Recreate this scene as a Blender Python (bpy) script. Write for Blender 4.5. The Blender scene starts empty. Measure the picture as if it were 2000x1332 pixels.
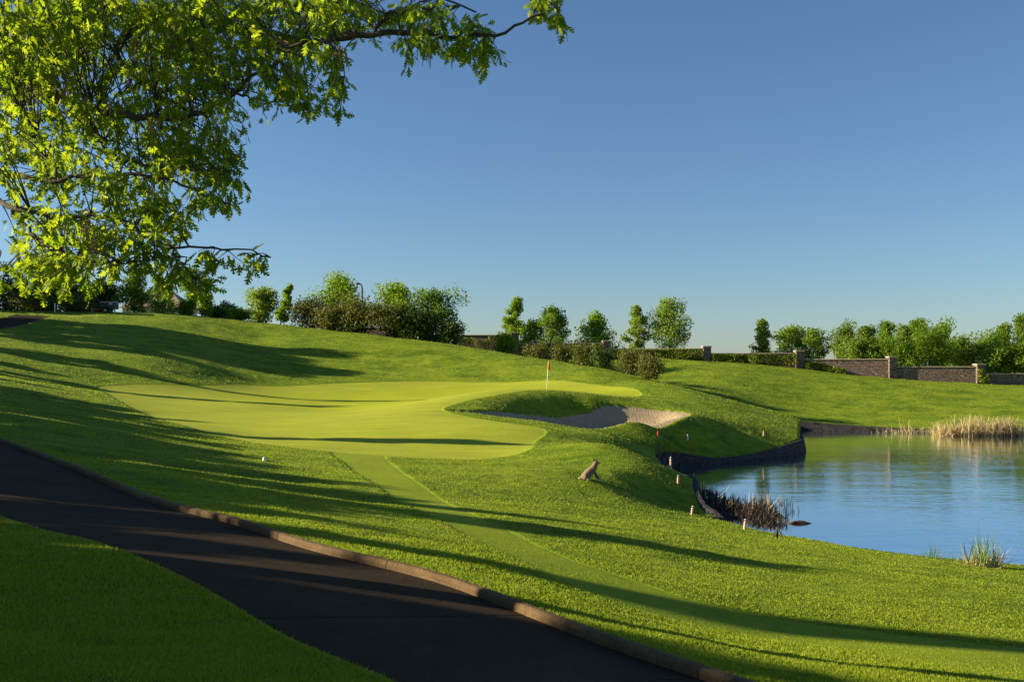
import bpy, math, random
import numpy as np
from mathutils import Vector, Matrix
random.seed(7); RNG = np.random.default_rng(11)
S = bpy.context.scene; COL = S.collection
PI = math.pi; R = math.radians

# ------------------------------------------------------------------ camera, sky, sun, exposure
F = 1944.0; HOR = 720.0; EYE = 4.8            # focal length and horizon row in 2000 px units, eye height over the pond
cam = bpy.data.cameras.new('camera'); co = bpy.data.objects.new('camera', cam); COL.objects.link(co)
cam.sensor_width = 36; cam.lens = F/2000*36; cam.shift_y = (HOR-666)/2000
cam.clip_start = 0.1; cam.clip_end = 6000
co.location = (0, 0, EYE); co.rotation_euler = (R(90), 0, 0)
S.camera = co

SUN_AZ = 86      # degrees to the left of the view direction
SUN_EL = 18.5
SD = Vector((-math.sin(R(SUN_AZ))*math.cos(R(SUN_EL)), math.cos(R(SUN_AZ))*math.cos(R(SUN_EL)), math.sin(R(SUN_EL))))
W = bpy.data.worlds.new('World'); S.world = W; W.use_nodes = True
nt = W.node_tree; nt.nodes.clear()
sky = nt.nodes.new('ShaderNodeTexSky'); sky.sky_type = 'NISHITA'; sky.sun_disc = False
sky.sun_elevation = R(SUN_EL); sky.sun_rotation = R(-SUN_AZ)
sky.altitude = 0; sky.air_density = 1.0; sky.dust_density = 0.3; sky.ozone_density = 5.0
bg = nt.nodes.new('ShaderNodeBackground'); bg.inputs[1].default_value = 0.05
wo = nt.nodes.new('ShaderNodeOutputWorld')
hs = nt.nodes.new('ShaderNodeHueSaturation'); hs.inputs['Saturation'].default_value = 1.0
nt.links.new(sky.outputs[0], hs.inputs['Color']); nt.links.new(hs.outputs[0], bg.inputs[0]); nt.links.new(bg.outputs[0], wo.inputs[0])
sl = bpy.data.lights.new('sun', 'SUN'); sl.energy = 4.8; sl.angle = R(0.5); sl.color = (1, .86, .58)
so = bpy.data.objects.new('sun', sl); COL.objects.link(so)
so.rotation_euler = SD.to_track_quat('Z', 'Y').to_euler(); so.location = (-40, 20, 60)
S.view_settings.view_transform = 'Standard'; S.view_settings.look = 'None'
S.view_settings.exposure = 1.38; S.view_settings.gamma = 1
S.cycles.max_bounces = 6; S.cycles.transparent_max_bounces = 6

# ------------------------------------------------------------------ helpers
def at(px, py, d):
    return Vector(((px-1000)/F*d, d, EYE-(py-HOR)/F*d))
def tag(o, label=None, cat=None, group=None, kind=None):
    if label: o['label'] = label
    if cat: o['category'] = cat
    if group: o['group'] = group
    if kind: o['kind'] = kind
    return o
def empty(name, loc, label, cat, group=None, rz=0):
    o = bpy.data.objects.new(name, None); COL.objects.link(o)
    o.location = loc; o.rotation_euler = (0, 0, rz); o.empty_display_size = .3
    return tag(o, label, cat, group)
def link(me, name, mat, parent=None, loc=None):
    o = bpy.data.objects.new(name, me); COL.objects.link(o)
    if mat is not None: me.materials.append(mat)
    if parent is not None: o.parent = parent
    if loc is not None: o.location = loc
    return o
def npmesh(name, V, Fc, smooth=False):
    """V (n,3); Fc (m,k) int array, or list of such arrays / lists"""
    me = bpy.data.meshes.new(name)
    V = np.asarray(V, dtype=np.float32)
    if isinstance(Fc, np.ndarray) and Fc.ndim == 2:
        k = Fc.shape[1]; m = Fc.shape[0]
        me.vertices.add(len(V)); me.vertices.foreach_set('co', V.ravel())
        me.loops.add(m*k); me.loops.foreach_set('vertex_index', Fc.astype(np.int32).ravel())
        me.polygons.add(m); me.polygons.foreach_set('loop_start', np.arange(0, m*k, k, dtype=np.int32))
        me.update(calc_edges=True)
    else:
        me.from_pydata([tuple(map(float, v)) for v in V], [], [list(map(int, f)) for f in Fc]); me.update()
    if smooth: me.polygons.foreach_set('use_smooth', np.ones(len(me.polygons), dtype=bool))
    return me
class MB:
    """collects shapes; build() links them as one mesh object"""
    def __init__(s): s.v = []; s.f = []
    def add(s, V, Fc):
        b = len(s.v); s.v += [tuple(v) for v in V]; s.f += [tuple(i+b for i in f) for f in Fc]
    def box(s, c, size, rz=0, bev=0.0, top=1.0):
        hx, hy, hz = (q/2 for q in size); m = Matrix.Rotation(rz, 3, 'Z'); c = Vector(c)
        b = min(bev, hx*.9, hy*.9, hz*.9)
        ring = []
        def lay(z, x, y, t):
            if b > 0: pts = [(-x+b,-y),(x-b,-y),(x,-y+b),(x,y-b),(x-b,y),(-x+b,y),(-x,y-b),(-x,-y+b)]
            else: pts = [(-x,-y),(x,-y),(x,y),(-x,y)]
            return [c+m@Vector((p*t, q*t, z)) for p, q in pts]
        if b > 0: L = [lay(-hz, hx-b, hy-b, 1), lay(-hz+b, hx, hy, 1), lay(hz-b, hx, hy, top), lay(hz, hx-b, hy-b, top)]
        else: L = [lay(-hz, hx, hy, 1), lay(hz, hx, hy, top)]
        n = len(L[0]); V = [p for l in L for p in l]; Fc = [tuple(reversed(range(n)))]
        for k in range(len(L)-1):
            for i in range(n): Fc.append((k*n+i, k*n+(i+1) % n, (k+1)*n+(i+1) % n, (k+1)*n+i))
        Fc.append(tuple(range((len(L)-1)*n, len(L)*n))); s.add(V, Fc)
    def tube(s, pts, rad, n=6, caps=True):
        pts = [Vector(p) for p in pts]; V = []; Fc = []
        if not hasattr(rad, '__len__'): rad = [rad]*len(pts)
        u = None
        for i, p in enumerate(pts):
            t = (pts[min(i+1, len(pts)-1)]-pts[max(i-1, 0)]).normalized()
            if u is None: u = t.orthogonal().normalized()
            else:
                u = u-t*u.dot(t)
                u = u.normalized() if u.length > 1e-6 else t.orthogonal().normalized()
            w = t.cross(u)
            for k in range(n):
                a = 2*PI*k/n; V.append(p+(u*math.cos(a)+w*math.sin(a))*rad[i])
        for i in range(len(pts)-1):
            for k in range(n): Fc.append((i*n+k, i*n+(k+1) % n, (i+1)*n+(k+1) % n, (i+1)*n+k))
        if caps: Fc.append(tuple(reversed(range(n)))); Fc.append(tuple((len(pts)-1)*n+k for k in range(n)))
        s.add(V, Fc)
    def lathe(s, prof, axis_o, axis=Vector((0,0,1)), n=16):
        q = axis.to_track_quat('Z', 'Y'); V = []; Fc = []
        for r, z in prof:
            for k in range(n): V.append(Vector(axis_o)+q@Vector((r*math.cos(2*PI*k/n), r*math.sin(2*PI*k/n), z)))
        for i in range(len(prof)-1):
            for k in range(n): Fc.append((i*n+k, i*n+(k+1) % n, (i+1)*n+(k+1) % n, (i+1)*n+k))
        Fc.append(tuple(reversed(range(n)))); Fc.append(tuple((len(prof)-1)*n+k for k in range(n))); s.add(V, Fc)
    def build(s, name, mat, parent=None, smooth=False, loc=None):
        me = bpy.data.meshes.new(name); me.from_pydata([tuple(v) for v in s.v], [], s.f); me.update()
        if smooth: me.polygons.foreach_set('use_smooth', np.ones(len(me.polygons), dtype=bool))
        return link(me, name, mat, parent, loc)

# ------------------------------------------------------------------ materials
class NT:
    def __init__(s, name):
        s.m = bpy.data.materials.new(name); s.m.use_nodes = True; s.t = s.m.node_tree; s.t.nodes.clear()
        s.out = s.n('ShaderNodeOutputMaterial')
    def n(s, typ, **kw):
        x = s.t.nodes.new(typ)
        for k, v in kw.items(): setattr(x, k, v)
        return x
    def set(s, sock, v):
        if isinstance(v, bpy.types.NodeSocket): s.t.links.new(v, sock)
        else:
            if isinstance(v, tuple) and len(v) == 3 and sock.type == 'RGBA': v = v+(1,)
            sock.default_value = v
    def coord(s, kind='Object', scale=None):
        c = s.n('ShaderNodeTexCoord').outputs[kind]
        if scale is None: return c
        mp = s.n('ShaderNodeMapping'); s.t.links.new(c, mp.inputs[0]); mp.inputs['Scale'].default_value = scale
        return mp.outputs[0]
    def noise(s, vec, scale, detail=4, rough=.6, col=False):
        x = s.n('ShaderNodeTexNoise'); s.t.links.new(vec, x.inputs['Vector'])
        x.inputs['Scale'].default_value = scale; x.inputs['Detail'].default_value = detail; x.inputs['Roughness'].default_value = rough
        return x.outputs['Color' if col else 'Fac']
    def ramp(s, fac, stops, interp='LINEAR'):
        x = s.n('ShaderNodeValToRGB'); s.t.links.new(fac, x.inputs[0]); r = x.color_ramp; r.interpolation = interp
        while len(r.elements) < len(stops): r.elements.new(.5)
        for e, (p, c) in zip(r.elements, stops):
            e.position = p; e.color = (c, c, c, 1) if not isinstance(c, tuple) else c+(1,)
        return x.outputs[0]
    def mix(s, fac, a, b, mode='MIX'):
        x = s.n('ShaderNodeMix', data_type='RGBA', blend_type=mode)
        s.set(x.inputs[0], fac); s.set(x.inputs[6], a); s.set(x.inputs[7], b); return x.outputs[2]
    def math(s, op, a, b=0.0, clamp=False):
        x = s.n('ShaderNodeMath', operation=op); x.use_clamp = clamp; s.set(x.inputs[0], a); s.set(x.inputs[1], b); return x.outputs[0]
    def attr(s, name, out='Fac'): 
        x = s.n('ShaderNodeAttribute'); x.attribute_name = name; return x.outputs[out]
    def bump(s, h, strength=.5, dist=.02, normal=None):
        x = s.n('ShaderNodeBump'); s.set(x.inputs['Height'], h); x.inputs['Strength'].default_value = strength
        x.inputs['Distance'].default_value = dist
        if normal is not None: s.t.links.new(normal, x.inputs['Normal'])
        return x.outputs[0]
    def pbr(s, col, rough=.8, spec=.3, metal=0.0, bump=None, trans=None, transcol=None):
        b = s.n('ShaderNodeBsdfPrincipled'); s.set(b.inputs['Base Color'], col); s.set(b.inputs['Roughness'], rough)
        b.inputs['Specular IOR Level'].default_value = spec; b.inputs['Metallic'].default_value = metal
        if bump is not None: s.t.links.new(bump, b.inputs['Normal'])
        o = b.outputs[0]
        if trans:
            tl = s.n('ShaderNodeBsdfTranslucent'); s.set(tl.inputs[0], transcol if transcol is not None else col)
            mx = s.n('ShaderNodeMixShader'); mx.inputs[0].default_value = trans
            s.t.links.new(o, mx.inputs[1]); s.t.links.new(tl.outputs[0], mx.inputs[2]); o = mx.outputs[0]
        s.t.links.new(o, s.out.inputs[0]); return s.m

def simple(name, col, rough=.6, var=.25, scale=6, spec=.3, metal=0, bump=0.0, bscale=40):
    k = NT(name); c = k.coord()
    f = k.noise(c, scale, 5)
    cc = k.mix(k.ramp(f, [(.3, 0.0), (.7, 1.0)]), tuple(q*(1-var) for q in col), tuple(min(1, q*(1+var)) for q in col))
    return k.pbr(cc, rough, spec, metal, k.bump(k.noise(c, bscale, 4), bump, .02) if bump else None)

# ------------------------------------------------------------------ terrain: control points -> smooth surface
KERB = [(0,858,24.0),(130,905,18.6),(300,975,14.6),(450,1012,12.6),(600,1062,11.0),(850,1122,9.6),(1000,1177,8.75),(1200,1252,7.6),(1450,1334,6.6)]
EDGE = [(0,1005,11.8),(190,1055,9.9),(330,1110,8.6),(430,1160,7.7),(560,1240,6.7),(700,1300,6.0),(790,1334,5.55)]
PIX = KERB+EDGE+[
 (0,1332,5.0),(400,1332,5.1),(200,1150,7.6),
 # grass between kerb and green
 (200,885,24.5),(200,820,36),(400,950,17.8),(600,965,21),(500,905,28),(300,845,37),(750,955,23.5),(900,1000,19.5),(1000,1060,15.5),
 (1000,960,27),(1000,920,32),(1200,1050,18.0),(1300,1150,12.8),(1500,1120,16.5),(1500,1250,10.6),(1700,1200,13.0),(2000,1200,14.5),(2000,1332,8.6),(1750,1332,7.8),
 # green
 (195,757,60),(250,790,50),(300,812,46),(450,852,40),(650,882,36),(850,895,35.5),(1000,892,36.5),(1045,865,40),(900,830,43.2),(700,800,54),(500,790,55),(500,752,72),
 (350,749,66),(650,749,75),(800,745,77),(1000,746,76),(1200,756,71),(1068,768,65),(850,780,60),(1240,770,66.5),
 # mound behind the green
 (300,700,72),(500,700,82),(700,700,86),(900,712,83),(1050,725,79),(300,660,84),(500,660,93),
 (0,607,100),(150,610,99),(300,613,98),(420,625,98),(550,638,98),(700,653,95),(850,669,92),(950,686,88.5),(1050,702,84),(1150,723,78),(1250,750,70.5),(1300,766,67),(1400,801,61.5),(1480,831,58.3),
 # left hillside
 (0,790,40),(0,740,52),(0,690,66),(0,640,82),(100,640,86),(100,700,68),(150,780,48),
 # bunker surround and the nose toward the pond
 (880,796,50.2),(940,789.5,52.8),(1000,782,55),(1070,779.5,57),(1150,779,58.6),(1230,786,59.6),(975,803,52),(1030,808.5,54.1),(1090,814,55.5),(1150,807,57.3),(1000,816,48.4),(1155,836,47.4),(1250,797,58.8),(1352,808,56.2),(1100,838,44.8),(1150,845,44.6),(1270,839,48.6),(1270,830,50.4),(1325,823,52.6),(1352,820,54),(1400,832,55),
 (1300,860,50.0),(1250,868,46.5),(1200,858,44),(1340,872,51),(1420,858,53.5),(1480,850,55.5),
 # near shoulder
 (1060,833,43.5),(1180,866,37.5),(1280,902,36),(1325,926,37.3),(1155,938,31),(1250,962,31.5),(1200,922,32.8),(1300,985,31.5),(1100,900,35),(1250,1000,27.5),
 # near shore
 (1350,1004,30.5),(1450,1030,28),(1520,1048,26.4),(1700,1075,24.6),(1850,1096,23.2),(2000,1117,22.0),
 # far slope
 (1350,720,97),(1400,760,86),(1500,800,82),(1600,800,84),(1600,760,92),(1800,790,86),(1800,760,93),(2000,800,83),(2000,775,90),
 (1300,700,106),(1400,706,105),(1500,713,104),(1650,731,102),(1750,741,101),(1900,749,100),(2000,753,99.5),
]
WLD = [(0,0,3.15),(-6,2,3.2),(-10,8,3.3),(6,1,2.5),(12,4,1.6),(0,-15,3.3),(-25,-15,4),(25,-10,1.5),(-25,10,3.6),(-40,10,4.0),(-30,30,3.9),(-45,40,4.8),(-60,60,6.6),(-60,20,5),(-70,90,8.5),(-60,112,10),
 (16,14,.9),(17,18,.5),
 # hidden ground behind ridges
 (5.0,41.5,1.0),
 (20,78,1.2),(25,70,.5),(12,90,3.6),(14,98,4.6),(4,98,5.0),(-5,104,5.9),(6,108,6.0),(14,108,6.0),(-20,112,8.0),(-40,118,9.6),(-45,140,9.5),(0,150,6.5),(40,150,4.5),(80,140,3.5),(60,110,3.4),
 (70,80,1.8),(80,50,1.2),(45,15,.6),(60,30,.8)]
CP = np.array([tuple(at(*p)) for p in PIX]+WLD)
def _U(r2): return .5*r2*np.log(r2+1e-9)
def _fit(P, lam):
    n = len(P); X = P[:, :2]/50.0
    d2 = ((X[:, None]-X[None])**2).sum(-1)
    A = np.zeros((n+3, n+3)); A[:n, :n] = _U(d2)+lam*np.eye(n)
    A[:n, n] = 1; A[:n, n+1:] = X; A[n, :n] = 1; A[n+1:, :n] = X.T
    return np.linalg.solve(A, np.r_[P[:, 2], 0, 0, 0])
TW = _fit(CP, 2e-4)
def tps(x, y):
    x = np.asarray(x, float); y = np.asarray(y, float); sh = x.shape
    x = x.ravel()/50; y = y.ravel()/50; o = np.empty(len(x)); CX = CP[:, 0]/50; CY = CP[:, 1]/50; n = len(CP)
    for i in range(0, len(x), 20000):
        a = x[i:i+20000, None]; b = y[i:i+20000, None]
        o[i:i+20000] = _U((a-CX)**2+(b-CY)**2)@TW[:n]+TW[n]+TW[n+1]*a[:, 0]+TW[n+2]*b[:, 0]
    r = np.hypot(x, y)*50; back = np.clip((y*50+25)/15, 0, 1)
    t = np.clip((r-125)/70, 0, 1); t = t*t*(3-2*t)
    o = o*back+3.0*(1-back)
    return (o*(1-t)+4.0*t).reshape(sh)
def cr(P, m):
    """Catmull-Rom through P (n,k) resampled to m points evenly"""
    P = np.asarray(P, float); Q = np.vstack([2*P[0]-P[1], P, 2*P[-1]-P[-2]]); out = []
    for i in range(1, len(Q)-2):
        for t in np.linspace(0, 1, 24, endpoint=False):
            a, b, c, d = Q[i-1], Q[i], Q[i+1], Q[i+2]
            out.append(.5*((2*b)+(c-a)*t+(2*a-5*b+4*c-d)*t*t+(3*b-a-3*c+d)*t**3))
    out = np.array(out+[P[-1]]); s = np.r_[0, np.cumsum(np.hypot(*np.diff(out[:, :2], axis=0).T))]
    q = np.linspace(0, s[-1], m)
    return np.stack([np.interp(q, s, out[:, k]) for k in range(P.shape[1])], 1)
def sdist(x, y, poly):
    """signed distance to a closed polygon, positive inside; only exact within 6 m of its box"""
    P = np.asarray(poly, float)[:, :2]; o = np.full(x.shape, -9.0)
    m = (x > P[:, 0].min()-6) & (x < P[:, 0].max()+6) & (y > P[:, 1].min()-6) & (y < P[:, 1].max()+6)
    X = x[m]; Y = y[m]
    if len(X) == 0: return o
    d = np.full(X.shape, 1e9); ins = np.zeros(X.shape, bool)
    for (x0, y0), (x1, y1) in zip(P, np.roll(P, -1, 0)):
        dx, dy = x1-x0, y1-y0; L = dx*dx+dy*dy+1e-12
        t = np.clip(((X-x0)*dx+(Y-y0)*dy)/L, 0, 1)
        d = np.minimum(d, np.hypot(X-x0-t*dx, Y-y0-t*dy))
        if abs(dy) > 1e-12: ins ^= ((y0 > Y) != (y1 > Y)) & (X < dx*(Y-y0)/dy+x0)
    o[m] = np.where(ins, d, -d); return o
def closed(P, m): 
    P = np.asarray(P, float); k = len(P); Q = np.vstack([P, P, P]); q = cr(Q, m*3); return q[m:2*m]
def px2(L): return [tuple(at(*p))[:2] for p in L]

# outlines on the ground
kerb_w = px2(KERB); edge_w = px2(EDGE)
KL = cr([(-43.5,94),(-42.5,86),(-41.6,79),(-43,70),(-40,57),(-31,43.5),(-21.5,33.5)]+kerb_w+[(2.25,5.55),(3.3,4.2),(4.6,2.5),(6.2,.4),(8,-3)], 500)
EL = cr([(-46.5,94),(-45.5,86),(-44.6,79),(-45.8,70),(-42.2,56),(-33,42),(-23.4,31.5),(-14.6,21.8)]+edge_w+[(.75,3.9),(1.9,2.4),(3.4,.2),(5,-3.5)], 500)
_t = np.gradient(KL, axis=0); _t /= np.linalg.norm(_t, axis=1)[:, None]
PATH = np.vstack([KL+.06*np.stack([-_t[:, 1], _t[:, 0]], 1), EL[::-1]])
GREEN = closed(px2([(192,758,60),(215,775,54),(250,795,49.5),(310,820,45),(400,845,41),(520,868,37.5),(650,884,36),(760,891,35.6),(860,894,35.5),(950,892,36.2),(1028,882,37.6),
   (1042,862,40.2),(1062,838,42.8),(985,824,44.2),(890,808,47.4),(862,799,49.8),(900,791,53),(950,785.5,55.2),(1050,779.5,59),(1150,776.5,60.5),(1235,774,64),(1248,768,67.5),(1200,757,71),(1100,749,74.5),(1000,746.5,76),(800,745,77),(650,748.5,75),(560,752,73),(470,751,71),(380,747,66.5),(290,743,64),(230,745,62)]), 320)
PUTT = closed(px2([(470,781,56.5),(560,789,55),(700,793,54.5),(850,787,57.5),(1000,778,61),(1120,773,63.5),(1200,769,65.5),(1225,765,67.5),(1170,758,70.5),(1000,752,73),(800,752,73),(650,756,71),(520,760,68.5),(430,766,63)]), 160)
APRON = closed(px2([(652,880,36.2),(680,905,30.9),(720,936,26.3),(800,992,20.3),(880,1042,16.6),(1020,1107,13.1),(1130,1150,11.6),(1260,1190,10.8),(1500,1232,10.6),(1700,1262,10.2),(2000,1330,8.6),(2200,1330,8.6),(2200,1225,12.5),(2000,1255,11.4),(1800,1235,11.6),(1550,1205,12.0),(1350,1172,12.4),(1200,1130,13.4),(1100,1092,14.6),(960,1030,18),(860,972,22.6),(760,905,33),(740,888,36)]), 260)
SAND = closed(px2([(872,798,49.4),(930,806.5,48.8),(1000,816,48.3),(1060,822,47.7),(1110,829,47.2),(1155,836,47.3),(1200,834.5,48.4),(1270,829,50.8),(1320,821,53),(1344,811,55.3),(1344,804.5,56.6),(1310,799.5,58.3),(1250,797,58.9),(1190,798.5,58.6),(1150,806,57.4),(1120,812.5,56.4),(1085,814,55.4),(1030,808.5,54.2),(975,803,52.1),(920,799.5,50.3)]), 200)
WZ = EYE*F
def w2(px, py): return ((px-1000)/F*WZ/(py-HOR), WZ/(py-HOR))
SH_NEAR = [(28,18.5),(18,20.5),(13.2,23.4),(10.6,24.8),(8.9,26.4),(7.6,28.2),(6.6,30.2),(6.15,32.5)]         # grassy shore, right to left
SH_COVE = [(6.3,34.5),(6.7,36.8),(6.85,38.4),(6.7,40.4),(6.5,42.6),(6.5,45),(6.8,47.0)]                                # walled shoulder
SH_NOSE = [(7.5,48.5),(9.0,49.4),(11.9,51.6),(14.0,53.6),(16.2,56.4)]                                                   # walled nose
SH_BACK = [(17.2,59.5),(18.2,63),(19.0,66),(18.6,70),(18.8,74.0)]
SH_FAR = [(20.4,77.8),(26,77.0),(31.8,75.3),(37,73.5),(44,70.5),(56,62),(70,50),(66,36),(50,22),(38,16)]
POND = cr(SH_NEAR+SH_COVE+SH_NOSE+SH_BACK+SH_FAR+[(28.01,18.5)], 420)

def vnoise(x, y, s, seed):
    x = x*s+seed*17.3; y = y*s+seed*5.7; xi = np.floor(x).astype(np.int64); yi = np.floor(y).astype(np.int64)
    u = x-xi; v = y-yi; u = u*u*(3-2*u); v = v*v*(3-2*v)
    def h(a, b):
        k = (a*374761393+b*668265263+seed*974711) & 0x7fffffff; k = ((k ^ (k >> 13))*1274126177) & 0x7fffffff
        return ((k ^ (k >> 16)) & 0xffff)/65535.0
    return (h(xi, yi)*(1-u)+h(xi+1, yi)*u)*(1-v)+(h(xi, yi+1)*(1-u)+h(xi+1, yi+1)*u)*v
def sst(a, b, v):
    t = np.clip((v-a)/(b-a), 0, 1); return t*t*(3-2*t)
def ground(x, y, full=False, z=None):
    x = np.asarray(x, float); y = np.asarray(y, float)
    if z is None: z = tps(x, y)
    sg = sdist(x, y, GREEN); sa = sdist(x, y, APRON); sb = sdist(x, y, SAND); sp = sdist(x, y, PATH); sw = sdist(x, y, POND); st = sdist(x, y, PUTT)
    mow = np.maximum(sg, sa)
    z = z+(.055*(vnoise(x, y, .8, 1)-.5)+.03*(vnoise(x+.4*y, y, 1.9, 4)-.5))*sst(-.2, -1.0, mow)*sst(-.1, -1.0, sp)+.05*(vnoise(x, y, .33, 2)-.5)*sst(-.1, -1.0, sp)+.016*(vnoise(x, y, 3.7, 3)-.5)*sst(0, -.6, mow)*sst(-.1, -.6, sp)
    z = z-.006*sst(-.12, .02, sa)*(1-sst(-.2, .1, sg))-.012*sst(-.14, .04, sg)
    z = z-.12*sst(-.06, .02, sb)-.50*sst(0, 1.6, sb)
    z = z-.20*sst(-.02, .06, sp)
    z = np.where(np.hypot(x, y) < 130, np.maximum(z, .12), z); bank = z
    z = np.where(sw > -3, z+(bank-z)*sst(-3, -1.0, sw), z)
    z = z+(-1.2-z)*sst(-.05, .25, sw)
    if full: return z, sg, sa, sb, sp, sw, st
    return z
def gz(x, y): return float(ground(np.array([x]), np.array([y]))[0])
def tz(x, y): return float(tps(np.array([x]), np.array([y]))[0])
def gp(px, d):
    x = (px-1000)/F*d; return Vector((x, d, gz(x, d)))

# ground sheet: polar grid, dense in front
th = np.r_[np.linspace(-34, 34, 760), np.arange(37, 323, 4.0)]; th = np.radians(th)
rr = np.r_[np.geomspace(.3, 3.4, 14, endpoint=False), np.geomspace(3.4, 112, 690, endpoint=False), np.geomspace(112, 4500, 70)]
TH, RR = np.meshgrid(th, rr); GX = RR*np.sin(TH); GY = RR*np.cos(TH)
RAW = tps(GX, GY)
GZ, sg, sa, sb, sp, sw, st = ground(GX, GY, True, RAW)
nr, nc = GX.shape
idx = np.arange(nr*nc).reshape(nr, nc); nx = np.roll(idx, -1, 1)
Q = np.stack([idx[:-1].ravel(), idx[1:].ravel(), nx[1:].ravel(), nx[:-1].ravel()], 1)[:, ::-1]
V = np.stack([GX.ravel(), GY.ravel(), GZ.ravel()], 1)
V = np.vstack([V, [[0, 0, 3.15]]]); cap = np.stack([np.full(nc, nr*nc), nx[0], idx[0]], 1)
gm = npmesh('ground', V, Q, True)
for nm, a in (('sd_green', sg), ('sd_apron', sa), ('sd_sand', sb), ('sd_pond', sw), ('sd_putt', st)):
    at_ = gm.attributes.new(nm, 'FLOAT', 'POINT'); at_.data.foreach_set('value', np.r_[a.ravel(), -9].astype(np.float32))

def grass_col(k, c):
    """colour of the rough: patches, worn straw spots"""
    a = k.noise(c, .35, 5, .6); b = k.noise(c, 2.3, 4, .65); e = k.noise(c, .9, 4, .7)
    col = k.mix(k.ramp(a, [(.32, 0.0), (.68, 1.0)]), ROUGH0, ROUGH1)
    col = k.mix(k.math('MULTIPLY', k.ramp(e, [(.5, 0.0), (.75, 1.0)]), .45), col, ROUGH2)
    g = k.noise(k.coord('Object', (.55, 1.0, 1)), .55, 9, .86)
    col = k.mix(k.ramp(g, [(.40, .9), (.53, 0.0)]), col, ROUGH3)
    col = k.mix(k.ramp(g, [(.55, 0.0), (.66, .55)]), col, ROUGH2)
    return k.mix(k.ramp(b, [(.32, .5), (.6, 0.0)]), col, ROUGH3)
ROUGH0 = (.160, .235, .013); ROUGH1 = (.23, .295, .016); ROUGH2 = (.30, .30, .022); ROUGH3 = (.062, .118, .003)
APR = (.24, .30, .012); GRN = (.34, .365, .026); PUT = (.335, .37, .016)
def mat_ground():
    k = NT('turf'); c = k.coord()
    rough = grass_col(k, c)
    n2 = k.noise(k.coord('Object', (1, 1, 1)), 6, 5, .7)
    apr = k.mix(k.ramp(n2, [(.3, 0.0), (.7, 1.0)]), tuple(q*.82 for q in APR), tuple(q*1.15 for q in APR))
    ng = k.noise(k.coord('Object', (.25, 1.3, 1)), 1.3, 9, .8)
    grn = k.mix(k.ramp(ng, [(.35, 0.0), (.65, 1.0)]), tuple(q*w for q, w in zip(GRN, (.76, .82, .8))), tuple(q*1.14 for q in GRN))
    def edge(nm, lo, hi, wob=.0):
        v = k.attr(nm)
        if wob: v = k.math('ADD', v, k.math('MULTIPLY', k.math('SUBTRACT', k.noise(c, 3, 3), .5), wob))
        x = k.n('ShaderNodeMapRange'); k.set(x.inputs[0], v); x.inputs[1].default_value = lo; x.inputs[2].default_value = hi; return x.outputs[0]
    sy = k.n('ShaderNodeSeparateXYZ'); k.t.links.new(c, sy.inputs[0]); fd = k.n('ShaderNodeMapRange'); k.set(fd.inputs[0], sy.outputs[1]); fd.inputs[1].default_value = 9; fd.inputs[2].default_value = 15; fd.inputs[3].default_value = .4; fd.inputs[4].default_value = .85
    col = k.mix(k.math('MULTIPLY', edge('sd_apron', -.10, .14, .3), fd.outputs[0]), rough, apr)
    col = k.mix(edge('sd_green', -.10, .08, .1), col, grn)
    col = k.mix(edge('sd_putt', -.9, .3, .3), col, k.mix(k.ramp(ng, [(.3, 0.0), (.7, 1.0)]), tuple(q*w for q, w in zip(PUT, (.82, .87, .8))), tuple(q*1.1 for q in PUT)))
    ns = k.noise(c, 3.0, 6, .7); nr_ = k.n('ShaderNodeTexWave', wave_type='BANDS', bands_direction='X'); k.t.links.new(k.coord('Object', (1, .35, 1)), nr_.inputs[0])
    nr_.inputs['Scale'].default_value = 1.6; nr_.inputs['Distortion'].default_value = 5; nr_.inputs['Detail'].default_value = 3
    sandc = k.mix(k.ramp(ns, [(.3, 0.0), (.7, 1.0)]), (.31, .24, .15), (.43, .335, .21))
    col = k.mix(edge('sd_sand', -.03, .06, .06), col, sandc)
    mud = k.mix(k.ramp(ns, [(.3, 0.0), (.7, 1.0)]), (.03, .026, .02), (.07, .058, .04))
    col = k.mix(edge('sd_pond', -.06, .06, .1), col, mud)
    mow = k.n('ShaderNodeMath', operation='MAXIMUM'); k.set(mow.inputs[0], k.attr('sd_apron')); k.set(mow.inputs[1], k.attr('sd_green'))
    mow = k.n('ShaderNodeMath', operation='MAXIMUM') if False else mow
    mr = k.n('ShaderNodeMapRange'); k.set(mr.inputs[0], mow.outputs[0]); mr.inputs[1].default_value = 0; mr.inputs[2].default_value = -.15; mr.inputs[3].default_value = .12; mr.inputs[4].default_value = 1
    h = k.math('MULTIPLY', k.math('ADD', k.noise(c, 5, 6, .75), k.math('MULTIPLY', k.noise(c, 28, 4, .7), .5)), mr.outputs[0])
    h = k.math('ADD', h, k.math('MULTIPLY', k.math('MULTIPLY', nr_.outputs['Fac'], edge('sd_sand', 0, .1)), .07))
    return k.pbr(col, .9, .1, 0, k.bump(h, .7, .14))
M = {}
M['turf'] = mat_ground()
tag(link(gm, 'ground', M['turf']), kind='structure')

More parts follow.
